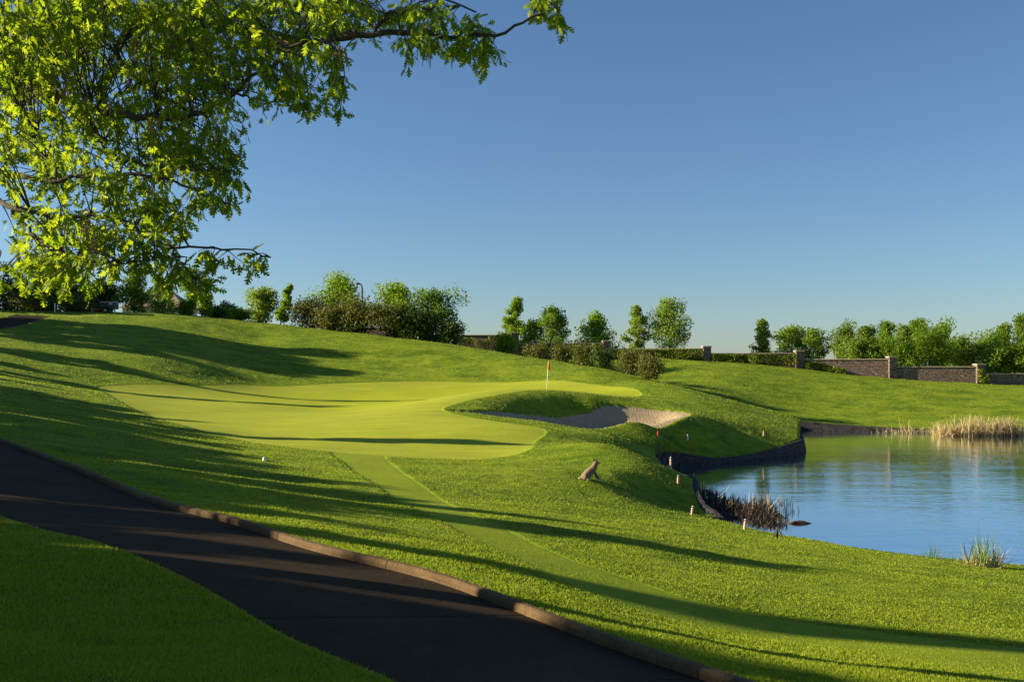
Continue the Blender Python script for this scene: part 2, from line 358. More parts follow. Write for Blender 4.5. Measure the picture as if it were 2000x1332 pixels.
# ------------------------------------------------------------------ grass blades on the rough (countless: one object)
def blades():
    N = 850000
    lo, hi = 3.6, 112.0; g = .7
    u = RNG.random(N); d = (lo**-g+(hi**-g-lo**-g)*u)**(-1/g)
    tt = RNG.uniform(-.60, .60, N); x = tt*d; y = d
    fi = (np.degrees(np.arctan2(x, y))+34)/68*759; fj = 14+np.log(np.hypot(x, y)/3.4)/math.log(112/3.4)*690
    i0 = np.clip(fi.astype(int), 0, 758); j0 = np.clip(fj.astype(int), 0, 702); a = np.clip(fi-i0, 0, 1); b = np.clip(fj-j0, 0, 1)
    zi = (RAW[j0, i0]*(1-a)+RAW[j0, i0+1]*a)*(1-b)+(RAW[j0+1, i0]*(1-a)+RAW[j0+1, i0+1]*a)*b
    z, sg, sa, sb, sp, sw, st = ground(x, y, True, zi)
    keep = (sg < -.02) & (sb < -.02) & (sp < -.045) & (sw < -.0)
    kn = vnoise(x, y, 1.3, 9)*.6+vnoise(x, y, 4.0, 10)*.4
    ap = sa > -.02
    keep &= ~(ap & (d > 40))
    x, y, z, d, sa, ap, kn = (q[keep] for q in (x, y, z, d, sa, ap, kn)); n = len(x)
    h = (.0135+.010*sst(16, 6, d)+.0005*np.minimum(d, 70))*RNG.uniform(.5, 1.4, n)*(.6+.75*kn); w = (.0034+.0006*d)*RNG.uniform(.7, 1.3, n)
    h = np.where(ap, h*.45, h)
    a = RNG.uniform(0, 2*PI, n); lean = RNG.uniform(.1, .9, n); b = RNG.uniform(0, 2*PI, n)
    base = np.stack([x, y, z-.006], 1); sx = np.stack([np.cos(a), np.sin(a), np.zeros(n)], 1)*w[:, None]
    tip = base+np.stack([np.cos(b)*lean*h, np.sin(b)*lean*h, h], 1)
    Vv = np.empty((n, 3, 3)); Vv[:, 0] = base-sx; Vv[:, 1] = base+sx; Vv[:, 2] = tip
    me = npmesh('grass', Vv.reshape(-1, 3), np.arange(n*3).reshape(n, 3))
    r = np.repeat(RNG.random(n), 3); me.attributes.new('rnd', 'FLOAT', 'POINT').data.foreach_set('value', r.astype(np.float32))
    me.attributes.new('apron', 'FLOAT', 'POINT').data.foreach_set('value', np.repeat(ap.astype(np.float32), 3))
    k = NT('grass_blade'); c = k.coord()
    col = k.mix(k.math('MULTIPLY', k.attr('apron'), .6), grass_col(k, c), tuple(APR))
    col = k.mix(k.ramp(k.attr('rnd'), [(0.0, .65), (.45, 0.0)]), k.mix(.72, col, (.38, .47, .03)), k.mix(.6, col, (.03, .06, .006)))
    col = k.mix(k.ramp(k.attr('rnd'), [(.86, 0.0), (.95, .9)]), col, (.30, .33, .10))
    mt = k.pbr(col, .8, .08, 0, None, .5)
    tag(link(me, 'grass', mt), 'short green rough grass covering the slopes around the putting green', 'grass', kind='stuff')
blades()

# ------------------------------------------------------------------ cart path, kerb, water, pond walls
def nearest(A, B): 
    d = ((A[:, None, :2]-B[None, :, :2])**2).sum(-1); return B[d.argmin(1)]
def arclen(P): return np.r_[0, np.cumsum(np.hypot(*np.diff(P[:, :2], axis=0).T))]
def seg(P, s, q): return np.stack([np.interp(q, s, P[:, k]) for k in range(2)], 1)
KS = arclen(KL); JOINTS = np.arange(.35, KS[-1], 2.05)
def frame2(q):
    p = seg(KL, KS, q); a = seg(KL, KS, np.minimum(q+.15, KS[-1])); b = seg(KL, KS, np.maximum(q-.15, 0)); t = a-b
    t /= np.linalg.norm(t, axis=1)[:, None]; return p, np.stack([-t[:, 1], t[:, 0]], 1)      # normal to the left of travel = toward the green
EF = cr([tuple(p) for p in EL[::4]], 4000)
pm = MB(); km = MB()
sgn = 1.0
for a, b in zip(JOINTS[:-1], JOINTS[1:]):
    q = np.linspace(a+.008, b-.008, 7); p, nrm = frame2(q); e = nearest(p, EF)
    dirn = e-p; 
    V = []; nu = 7; zk = tps(p[:, 0], p[:, 1])-.062; ze = tps(e[:, 0], e[:, 1])-.012
    for i in range(len(q)):
        for u in range(nu):
            f = u/(nu-1); V.append((p[i, 0]+(e[i, 0]-p[i, 0])*f, p[i, 1]+(e[i, 1]-p[i, 1])*f, zk[i]+(ze[i]-zk[i])*f))
    n0 = len(V); V += [(x, y, z-.09) for x, y, z in V]; m = len(q)
    Fc = [(i*nu+u, i*nu+u+1, (i+1)*nu+u+1, (i+1)*nu+u) for i in range(m-1) for u in range(nu-1)]
    Fc += [(u, n0+u, n0+u+1, u+1) for u in range(nu-1)]+[((m-1)*nu+u, (m-1)*nu+u+1, n0+(m-1)*nu+u+1, n0+(m-1)*nu+u) for u in range(nu-1)]
    Fc += [(i*nu+nu-1, n0+i*nu+nu-1, n0+(i+1)*nu+nu-1, (i+1)*nu+nu-1) for i in range(m-1)]
    pm.add(V, Fc)
    away = -(dirn/np.linalg.norm(dirn, axis=1)[:, None])      # kerb grows away from the path
    prof = [(-.005, -.17), (0, -.018), (.010, .004), (.024, .016), (.072, .018), (.09, .006), (.10, -.15)]
    V = []
    q2 = np.linspace(a+.004, b-.004, 13); p, nrm = frame2(q2); e = nearest(p, EF); aw = p-e; aw /= np.linalg.norm(aw, axis=1)[:, None]; zz = tps(p[:, 0], p[:, 1])
    for i in range(len(q2)):
        wob = .004*math.sin(q2[i]*2.3)+random.uniform(-.003, .003)
        for o, h in prof: V.append((p[i, 0]+aw[i, 0]*(o+wob), p[i, 1]+aw[i, 1]*(o+wob), zz[i]+h+random.uniform(-.003, .003)))
    k = len(prof); m = len(q2)
    Fc = [(i*k+u, (i+1)*k+u, (i+1)*k+u+1, i*k+u+1) for i in range(m-1) for u in range(k-1)]+[tuple(range(k)), tuple((m-1)*k+u for u in reversed(range(k)))]
    km.add(V, Fc)
def mat_concrete(name, c0, c1, sc, bump, spec=.15):
    k = NT(name); c = k.coord(); a = k.noise(c, sc, 8, .75); b = k.noise(c, 45, 3, .7)
    col = k.mix(k.ramp(a, [(.3, 0.0), (.7, 1.0)]), c0, c1); col = k.mix(k.ramp(b, [(.35, .45), (.6, 0.0)]), col, tuple(q*.55 for q in c0))
    return k.pbr(col, .85, spec, 0, k.bump(k.math('ADD', b, a), bump, .012))
M['path'] = mat_concrete('path_concrete', (.032, .023, .016), (.074, .052, .034), .7, .9, .03)
M['kerb'] = mat_concrete('kerb_concrete', (.095, .058, .028), (.20, .13, .066), 2.6, 1.0)
tag(pm.build('path', M['path']), kind='structure'); tag(km.build('kerb', M['kerb'], smooth=False), kind='structure')

def mat_water():
    k = NT('pond_water'); c = k.coord()
    a = k.noise(k.coord('Object', (.55, 1.5, 1)), 2.2, 3, .55); b = k.noise(k.coord('Object', (.25, .6, 1)), .8, 2, .5)
    g = k.ramp(k.noise(c, .09, 2, .5), [(.38, .35), (.62, 1.0)])
    h = k.math('MULTIPLY', k.math('ADD', k.math('MULTIPLY', a, .5), b), g)
    bp = k.bump(h, .22, .10); m = k.pbr((.02, .045, .055), .05, .5, 0, bp)
    gl = k.n('ShaderNodeBsdfGlossy'); gl.inputs['Color'].default_value = (.90, .97, 1.0, 1); gl.inputs['Roughness'].default_value = .05; k.t.links.new(bp, gl.inputs['Normal'])
    pr = [n for n in k.t.nodes if n.type == 'BSDF_PRINCIPLED'][0]; mx = k.n('ShaderNodeMixShader'); mx.inputs[0].default_value = .86
    k.t.links.new(pr.outputs[0], mx.inputs[1]); k.t.links.new(gl.outputs[0], mx.inputs[2]); k.t.links.new(mx.outputs[0], k.out.inputs[0]); return m
M['water'] = mat_water()
wm = npmesh('water', [(5, 12, 0), (82, 12, 0), (82, 82, 0), (5, 82, 0)], np.array([[0, 1, 2, 3]]))
tag(link(wm, 'water', M['water']), kind='structure')

def mat_stone(name, c0, c1, sc, mortar):
    k = NT(name); c = k.coord(); v = k.n('ShaderNodeTexVoronoi'); v.feature = 'F1'; v.inputs['Scale'].default_value = sc
    mp = k.coord('Object', (1, 1, 1.7)); k.t.links.new(mp, v.inputs['Vector'])
    e = k.n('ShaderNodeTexVoronoi'); e.feature = 'DISTANCE_TO_EDGE'; e.inputs['Scale'].default_value = sc; k.t.links.new(mp, e.inputs['Vector'])
    col = k.mix(v.outputs['Color'], c0, c1); n = k.noise(c, sc*3, 5, .7)
    col = k.mix(k.ramp(n, [(.3, .5), (.7, 0.0)]), col, tuple(q*.5 for q in c0))
    jo = k.ramp(e.outputs['Distance'], [(0.0, 0.0), (.09, 1.0)]); col = k.mix(jo, mortar, col)
    return k.pbr(col, .9, .15, 0, k.bump(k.math('ADD', jo, k.math('MULTIPLY', n, .8)), .9, .08))
M['bankstone'] = mat_stone('bank_stone', (.045, .043, .045), (.085, .08, .08), 4.2, (.025, .024, .024))
M['wallstone'] = mat_stone('wall_stone', (.20, .14, .115), (.35, .25, .20), 3.0, (.10, .075, .06))
M['coping'] = mat_concrete('coping_stone', (.42, .32, .22), (.55, .43, .31), 1.5, .3)
def bank(pts, label, m, tops=None):
    C = cr(pts, m); b = MB(); V = []; t = np.gradient(C, axis=0); t /= np.linalg.norm(t, axis=1)[:, None]
    nrm = np.stack([t[:, 1], -t[:, 0]], 1)
    if sdist(np.array([C[m//2, 0]+nrm[m//2, 0]*.3]), np.array([C[m//2, 1]+nrm[m//2, 1]*.3]), POND)[0] < 0: nrm = -nrm
    inl = C-nrm*.3; top = np.clip(tps(inl[:, 0], inl[:, 1]), .25, .75)
    top = np.convolve(np.pad(top, 6, 'edge'), np.ones(13)/13, 'valid'); top[:8] = np.linspace(.05, top[8], 8); 
    k = 6
    for i in range(m):
        for o, z in ((.42, -.5), (.28, top[i]*.45), (.16, top[i]*.93), (.11, top[i]-.005), (.0, top[i]-.012), (-.35, top[i]-.16)):
            j = .025*(vnoise(np.array([i*.7]), np.array([z*4.0]), 1.0, 31)[0]-.5)
            V.append((C[i, 0]+nrm[i, 0]*(o+j), C[i, 1]+nrm[i, 1]*(o+j), z))
    b.add(V, [(i*k+u, i*k+u+1, (i+1)*k+u+1, (i+1)*k+u) for i in range(m-1) for u in range(k-1)]+[tuple(range(k)), tuple((m-1)*k+u for u in reversed(range(k)))])
    return tag(b.build('retaining_wall', M['bankstone']), label, 'retaining wall', 'stone walls edging the pond')
bank([SH_NEAR[-2], SH_NEAR[-1]]+SH_COVE, 'dark stone retaining wall below the near grass shoulder, behind the dead reeds', 90)
bank([SH_COVE[-1]]+SH_NOSE+SH_BACK[:3], 'dark battered stone retaining wall round the grassy nose below the bunker', 120)
bank(SH_BACK[2:]+SH_FAR[:5], 'low dark stone retaining wall along the far pond bank', 120)

# ------------------------------------------------------------------ foliage machinery
def mat_leaf(name, c0, c1, trans=.45, var=.5):
    k = NT(name); r = k.attr('rnd')
    col = k.mix(r, c0, c1); tc = k.mix(.5, col, tuple(min(1, q*w) for q, w in zip(c1, (1.5, 1.5, .6))))
    return k.pbr(col, .55, .25, 0, None, trans, tc)
M['leaf_bright'] = mat_leaf('leaf_bright', (.12, .215, .010), (.24, .35, .018))
M['leaf_mid'] = mat_leaf('leaf_mid', (.08, .16, .010), (.17, .27, .018))
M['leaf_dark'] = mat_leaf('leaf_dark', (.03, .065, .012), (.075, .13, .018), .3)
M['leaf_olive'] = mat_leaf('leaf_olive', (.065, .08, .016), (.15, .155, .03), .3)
M['leaf_pale'] = mat_leaf('leaf_pale', (.14, .22, .028), (.26, .35, .05))
M['leaf_poplar'] = mat_leaf('leaf_poplar', (.09, .155, .02), (.18, .26, .03), .42)
M['leaf_ivy'] = mat_leaf('leaf_ivy', (.08, .155, .008), (.24, .28, .02), .35)
M['bark'] = simple('bark', (.10, .075, .055), .9, .35, 12, .1, 0, .5)
M['bark_grey'] = simple('bark_grey', (.16, .13, .10), .9, .35, 12, .1, 0, .5)
def leaf_quads(C, size, rng, up=.3):
    n = len(C); a = rng.normal(size=(n, 3)); a[:, 2] -= .25; a /= np.linalg.norm(a, axis=1)[:, None]
    b = rng.normal(size=(n, 3)); b[:, 2] += up; b -= a*(a*b).sum(1)[:, None]; b /= np.linalg.norm(b, axis=1)[:, None]
    c = np.cross(a, b); L = (size*rng.uniform(.6, 1.3, n))[:, None]
    V = np.empty((n, 4, 3)); V[:, 0] = C-a*L*.5; V[:, 1] = C+c*L*.33+b*L*.08; V[:, 2] = C+a*L*.5; V[:, 3] = C-c*L*.33+b*L*.08
    return V.reshape(-1, 3), np.arange(n*4).reshape(n, 4)
def foliage(name, C, size, mat, parent, rng, up=.3):
    V, Fc = leaf_quads(C, size, rng, up); me = npmesh(name, V, Fc)
    me.attributes.new('rnd', 'FLOAT', 'POINT').data.foreach_set('value', np.repeat(rng.random(len(C)), 4).astype(np.float32))
    return link(me, name, mat, parent)
PROF = {
 'spire': lambda t: (1-t)**.75*.95+.05, 'cone': lambda t: min(1, (t+.12)*3.2)*(1-t)**.6+.05,
 'round': lambda t: max(.12, math.sqrt(max(0, 1-(2*t-.95)**2))), 'egg': lambda t: min(1, .45+t*1.9)*math.sqrt(max(0.02, 1-t**2.2)),
 'column': lambda t: min(1, .6+t*2)*(1-t**3)**.5+.06}
def make_tree(h, w, kind='egg', leaf='leaf_mid', size=.2, n=1500, seed=1, lean=(0, 0), base=.12, rise=.9, stems=1, bark='bark', clump=.16, gap=.0, name='tree', label=None, cat='tree', group=None, loc=(0, 0, 0)):
    rng = np.random.default_rng(seed); rd = random.Random(seed)
    root = empty(name, loc, label, cat, group)
    tb = MB(); cl = []; prof = PROF[kind]
    for sidx in range(stems):
        a0 = rd.uniform(0, 2*PI); sp = (w*.28 if stems > 1 else 0)*rd.uniform(.3, 1)
        hh = h*(rd.uniform(.7, 1) if stems > 1 else 1); npt = 7; pts = []
        for i in range(npt):
            t = i/(npt-1)
            pts.append(Vector((lean[0]*h*t**1.5+math.cos(a0)*sp*t**.7+rd.uniform(-1, 1)*.012*h*(t > 0), lean[1]*h*t**1.5+math.sin(a0)*sp*t**.7+rd.uniform(-1, 1)*.012*h*(t > 0), hh*t*.96-.05*(i == 0))))
        r0 = max(.02, h*.016)/(stems**.4); tb.tube(pts, [r0*(1.25 if i == 0 else 1)*(1-.88*i/(npt-1)) for i in range(npt)], 6)
        nl = max(6, int((26 if stems == 1 else 12)))
        for j in range(nl):
            t = base+(1-base)*((j+.5)/nl)**.9; fi = t*(npt-1); k = min(int(fi), npt-2); p = pts[k].lerp(pts[k+1], fi-k)
            tt = (t-base)/(1-base); L = w/2*prof(tt)*rd.uniform(.45, 1.25)
            if stems > 1: L *= .6
            az = j*2.399+rd.uniform(-.5, .5)+sidx; el = rise*(.5+.7*tt)+rd.uniform(-.15, .15); q = [p]
            d = Vector((math.cos(az), math.sin(az), math.tan(min(1.25, el*.75)))); d = d/math.hypot(d.x, d.y)
            for f in (.33, .66, 1.0): q.append(p+Vector((d.x*L*f, d.y*L*f, d.z*L*f*.55*(1+.25*f)))+Vector((rd.uniform(-1, 1), rd.uniform(-1, 1), rd.uniform(-1, 1)))*L*.07)
            rl = r0*.38*(1-.6*t); tb.tube(q, [rl, rl*.7, rl*.45, rl*.2], 4)
            m = max(2, int(L/(w*.5)*4+1.5))
            for c in range(m):
                f = .3+.75*(c+rd.random())/m; k2 = min(int(f*3), 2); v = q[k2].lerp(q[k2+1], f*3-k2)
                if rd.random() >= gap: cl.append((v.x, v.y, v.z, rd.uniform(.55, 1.25)))
        cl.append((pts[-1].x, pts[-1].y, pts[-1].z-.02*h, .7))
    cl = np.array(cl); wts = cl[:, 3]**2; wts /= wts.sum(); pick = rng.choice(len(cl), n, p=wts)
    sg_ = w*clump*cl[pick, 3][:, None]; off = rng.normal(size=(n, 3))*np.array([1, 1, .8]); off /= np.maximum(1, np.linalg.norm(off, axis=1)/1.7)[:, None]
    C = cl[pick, :3]+off*sg_*.62; C[:, 2] = np.where(C[:, 2] < .05, rng.random(n)*.4, C[:, 2])
    tb.build('trunk', M[bark], root, True)
    foliage('crown', C, size, M[leaf], root, rng)
    return root
def tree_at(px, d, top_py, wpx, label, kind='egg', leaf='leaf_mid', **kw):
    p = gp(px, d); h = EYE-(top_py-HOR)/F*d-p.z; w = wpx/F*d
    kw.setdefault('seed', int(px*3+d)); kw['n'] = int(min(8000, 1200+h*w*200)); kw.setdefault('clump', .15); kw.setdefault('gap', 0 if kw.get('cat') == 'shrub' else .08)
    kw.setdefault('size', .23 if d > 85 else .18); kw.setdefault('base', .04); kw['base'] = min(kw['base'], .4)
    return make_tree(h, w, kind, leaf, label=label, loc=p, **kw)

# ------------------------------------------------------------------ boundary wall, ivy
wall_root_p = at(1005, 690, 107); WB = [(640,111),(823,109),(1006,107.5),(1185,107),(1380,105.3),(1561,104),(1742,102),(1913,100.5),(2090,99.5)]
WT = [632, 640, 654, 670, 680.5, 689.5, 701, 715.5, 729]                          # row of the wall top left of each pillar
wr = empty('stone_wall', Vector((wall_root_p.x, wall_root_p.y, gz(wall_root_p.x, wall_root_p.y))), 'long brown stone boundary wall with pale coping stepping down behind the slopes', 'wall')
def ztop(py, d): return EYE-(py-HOR)/F*d
PIL = [((px-1000)/F*d, d) for px, d in WB]; off = wr.location
for i, (x, y) in enumerate(PIL):
    zt = ztop(WT[i], y)+.12; zb = gz(x, y)-.3; m = MB(); m.box(Vector((x, y, (zb+zt)/2))-off, (.82, .82, zt-zb), 0, .03)
    pl = m.build('pillar', M['wallstone'], wr); c = MB(); c.box(Vector((x, y, zt+.07))-off, (1.0, 1.0, .14), 0, .03); c.build('cap', M['coping'], pl)
for i in range(len(PIL)-1):
    (x0, y0), (x1, y1) = PIL[i], PIL[i+1]; zt = ztop(WT[i+1], (y0+y1)/2); zb = min(gz(x0, y0), gz(x1, y1), gz((x0+x1)/2, (y0+y1)/2))-.4
    L = math.hypot(x1-x0, y1-y0)-.8; rz = math.atan2(y1-y0, x1-x0); c = Vector(((x0+x1)/2, (y0+y1)/2, 0))
    m = MB(); m.box(c+Vector((0, 0, (zb+zt-.1)/2))-off, (L, .32, zt-.1-zb), rz); pa = m.build('wall_panel', M['wallstone'], wr)
    m = MB(); m.box(c+Vector((0, 0, zt-.05))-off, (L, .46, .098), rz, .02); m.build('coping', M['coping'], pa)
def ivy(px0, px1, label, fill, n, seed):
    rng = np.random.default_rng(seed); C = []
    xs = np.interp([px0, px1], [q[0] for q in WB], [q[0] for q in PIL]); ys = np.interp([px0, px1], [q[0] for q in WB], [q[1] for q in PIL])
    root = empty('ivy', (xs[0], ys[0], gz(xs[0], ys[0])), label, 'ivy', 'ivy on the boundary wall')
    t = rng.random(n); x = xs[0]+(xs[1]-xs[0])*t; y = ys[0]+(ys[1]-ys[0])*t
    zb = np.array([gz(a, b) for a, b in zip(np.linspace(xs[0], xs[1], 12), np.linspace(ys[0], ys[1], 12))]); zb = np.interp(t, np.linspace(0, 1, 12), zb)
    pxs = px0+(px1-px0)*t; zt = np.empty(n)
    for i in range(1, len(WB)):
        mk = (pxs >= WB[i-1][0]) & (pxs <= WB[i][0]); zt[mk] = ztop(WT[i], ys.mean())
    f = np.minimum(1.25*fill(t), .93)*(.80+.28*vnoise(x, y*0, .9, seed)); u = rng.random(n)**.7
    z = zb+u*np.minimum(f, 1.05)*(zt-zb); out = .2+.3*rng.random(n)*(1-.5*u)+.5*vnoise(x, z, .9, seed+1)
    C = np.stack([x, y-out, z], 1)-np.array(root.location)
    st = MB(); tq = np.linspace(.02, .98, 9); zq = np.interp(tq, np.linspace(0, 1, 12), [gz(a, b) for a, b in zip(np.linspace(xs[0], xs[1], 12), np.linspace(ys[0], ys[1], 12))])
    st.tube([((xs[1]-xs[0])*q, (ys[1]-ys[0])*q-.2, zz-root.location.z+.25+.1*math.sin(i*2.1)) for i, (q, zz) in enumerate(zip(tq, zq))], .022, 5)
    st.build('stem', M['bark'], root)
    foliage('leaves', C, .2, M['leaf_ivy'], root, rng)
ivy(880, 998, 'dense green ivy on the wall at the left, just right of the dark bushes', lambda t: .8+0*t, 1500, 3)
ivy(1015, 1178, 'ivy on the wall panel behind the low shrubs, right of the first pillar', lambda t: .72+0*t, 1500, 4)
ivy(1193, 1372, 'thick ivy on the wall panel above the round olive shrub', lambda t: .80+0*t, 2300, 5)
ivy(1388, 1553, 'yellow-green ivy filling the wall panel below the lone slim sapling', lambda t: .78+0*t, 2300, 6)
ivy(1568, 1648, 'tapering end of the ivy where bare brown stone begins', lambda t: .75-.55*t, 1000, 7)
ivy(1905, 1925, 'narrow strand of ivy climbing one pillar of the bare wall at right', lambda t: .85+0*t, 260, 8)

# ------------------------------------------------------------------ trees and shrubs behind the mound and beyond the wall
T = tree_at
# far left, in the shade
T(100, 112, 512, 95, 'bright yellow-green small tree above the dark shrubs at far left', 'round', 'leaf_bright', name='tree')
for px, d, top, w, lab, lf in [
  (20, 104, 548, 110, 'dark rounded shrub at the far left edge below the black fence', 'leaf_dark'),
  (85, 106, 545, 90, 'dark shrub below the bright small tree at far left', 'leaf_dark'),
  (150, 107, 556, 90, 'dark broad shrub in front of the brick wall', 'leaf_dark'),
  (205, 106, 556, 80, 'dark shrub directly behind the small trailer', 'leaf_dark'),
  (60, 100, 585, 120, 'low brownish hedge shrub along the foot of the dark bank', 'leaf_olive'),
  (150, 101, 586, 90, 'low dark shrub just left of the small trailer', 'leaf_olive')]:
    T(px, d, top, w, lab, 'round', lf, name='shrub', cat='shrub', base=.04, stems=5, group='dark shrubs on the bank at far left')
T(262, 104, 528, 72, 'dark conical tree with a bright tip right of the trailer', 'cone', 'leaf_mid', base=.05)
T(318, 113, 545, 62, 'pale loose small tree behind the picket fence', 'egg', 'leaf_pale', base=.05)
T(376, 110, 528, 56, 'small tree with a rounded crown under the oak branch tips', 'round', 'leaf_mid', base=.4)
T(362, 105, 585, 50, 'round low green shrub at the right end of the picket fence', 'round', 'leaf_mid', name='shrub', cat='shrub', stems=4, base=.03)
T(402, 101.5, 572, 46, 'yellow-green upright shrub right of the picket fence', 'cone', 'leaf_bright', name='shrub', cat='shrub', stems=3, base=.03)
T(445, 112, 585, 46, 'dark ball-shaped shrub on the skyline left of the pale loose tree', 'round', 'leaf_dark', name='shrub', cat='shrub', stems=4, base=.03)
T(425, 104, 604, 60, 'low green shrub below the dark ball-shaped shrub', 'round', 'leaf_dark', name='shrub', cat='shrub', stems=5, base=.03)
T(470, 102, 608, 60, 'low green ground shrub under the pale loose tree', 'round', 'leaf_mid', name='shrub', cat='shrub', stems=5, base=.03)
T(505, 105.5, 560, 96, 'pale airy tree with loose thin foliage on the skyline', 'egg', 'leaf_pale', base=.06, gap=.3, clump=.12, stems=3)
T(548, 101.5, 556, 34, 'slim sapling leaning to the right beside the pale airy tree', 'spire', 'leaf_bright', base=.05, lean=(.26, 0))
T(610, 103, 592, 122, 'brownish olive shrub left of the tallest skyline tree', 'round', 'leaf_olive', name='shrub', cat='shrub', stems=6, base=.05)
T(664, 104, 546, 124, 'tallest bright green skyline tree, just left of the street lamp', 'cone', 'leaf_bright', base=.02)
T(700, 99, 588, 104, 'olive green shrub below the street lamp', 'round', 'leaf_olive', name='shrub', cat='shrub', stems=6, base=.05)
T(645, 100, 604, 84, 'small olive shrub at the foot of the tallest skyline tree', 'round', 'leaf_olive', name='shrub', cat='shrub', stems=6, base=.05)
T(755, 98, 604, 122, 'brown shrub with bare pale stems showing at its foot', 'round', 'leaf_olive', name='shrub', cat='shrub', stems=7, base=.35, bark='bark_grey')
T(776, 101, 564, 116, 'bright tree with a ragged top behind the bare-stemmed brown shrub', 'cone', 'leaf_bright', base=.02)
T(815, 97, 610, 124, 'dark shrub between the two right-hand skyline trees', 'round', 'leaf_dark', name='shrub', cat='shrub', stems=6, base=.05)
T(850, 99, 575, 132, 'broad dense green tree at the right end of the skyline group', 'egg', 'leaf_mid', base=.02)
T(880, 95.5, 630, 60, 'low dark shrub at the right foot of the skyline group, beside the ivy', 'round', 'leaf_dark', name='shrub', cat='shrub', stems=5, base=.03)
# in front of the wall
T(988, 98, 655, 62, 'bright round shrub in front of the first wall pillar', 'round', 'leaf_bright', name='shrub', cat='shrub', stems=6, base=.05)
for px, d, top, w, lab, lf in [
  (1045, 93, 678, 66, 'olive shrub low on the ridge, just above the flag', 'leaf_olive'),
  (1098, 90, 675, 62, 'brownish shrub on the ridge right of the flag', 'leaf_olive'),
  (1140, 87, 674, 72, 'tall dark-stemmed shrub on the ridge below the second wall pillar', 'leaf_olive'),
  (1178, 84, 685, 60, 'dark shrub on the ridge left of the round olive shrub', 'leaf_dark'),
  (1228, 80, 686, 84, 'yellow-olive shrub spreading behind the ridge', 'leaf_olive'),
  (1268, 76, 695, 80, 'large round olive shrub casting a shadow on the far slope', 'leaf_olive')]:
    T(px, d, top, w, lab, 'round', lf, name='shrub', cat='shrub', stems=7, base=.06, size=.17, n=2200, group='shrubs along the ridge')
T(1092, 100, 666, 30, 'small bright shrub poking above the wall coping', 'round', 'leaf_bright', name='shrub', cat='shrub', stems=3, base=.05)
# beyond the wall
T(996, 118, 582, 56, 'leaning ragged young tree behind the first wall pillar', 'spire', 'leaf_bright', base=.15, lean=(.12, 0), gap=.1, clump=.14)
T(1036, 119, 631, 56, 'low dark bushy tree left of the forked young tree', 'round', 'leaf_mid', base=.1)
T(1080, 117, 604, 80, 'forked young tree with full crown behind the wall', 'cone', 'leaf_mid', base=.12)
T(1164, 118, 614, 80, 'small pyramidal tree standing behind the second wall pillar', 'spire', 'leaf_bright', base=.1)
T(1244, 120, 598, 52, 'slim upright tree left of the tallest tree behind the wall', 'cone', 'leaf_pale', base=.1)
T(1306, 120, 588, 104, 'tall full-crowned tree alone behind the ivy wall', 'cone', 'leaf_pale', base=.08, n=3600)
T(1490, 120, 624, 46, 'slim pointed sapling behind the wall right of a wide open stretch of sky', 'spire', 'leaf_pale', base=.1)
T(1545, 121, 642, 64, 'yellow-green bushy tree beside the slim pointed sapling', 'round', 'leaf_bright', base=.1)
T(1588, 119, 650, 66, 'dark green rounded tree left of the far grove', 'round', 'leaf_mid', base=.1)
for px, d, top, w, lab in [
  (1652, 135, 644, 62, 'leftmost dark tree of the far grove'), (1692, 139, 640, 58, 'second tree from the left in the far grove'),
  (1730, 142, 634, 62, 'broad tree in the left half of the far grove'), (1768, 140, 640, 50, 'narrow tree left of the tallest middle tree of the grove'),
  (1790, 146, 629, 56, 'tallest tree in the middle of the far grove'), (1842, 143, 635, 52, 'tree standing apart with a rounded top at the right of the grove'),
  (1672, 128, 672, 70, 'low front tree of the grove above bare wall, left end'), (1735, 127, 676, 76, 'low front tree of the grove above the bare wall, middle'),
  (1815, 128, 664, 84, 'light green low tree in front of the grove, right of middle'), (1878, 132, 668, 74, 'low tree below the dip in the grove'),
  (1925, 134, 672, 72, 'low tree right of the dip, left of the pointed tree'), (1962, 138, 635, 44, 'pointed tree near the right edge of the photo'),
  (1998, 134, 618, 56, 'tallest tree cut by the right edge of the photo'), (1950, 126, 690, 66, 'low light shrub-like tree above the last ivy pillar'), (2010, 125, 680, 70, 'low tree behind the wall at the right edge')]:
    T(px, d, top, w*1.15, lab, ('cone', 'egg', 'cone', 'column')[int(px) % 4], ('leaf_poplar', 'leaf_mid')[int(px) % 5 == 0], base=.05, size=.27, group='grove beyond the wall', rise=1.25)

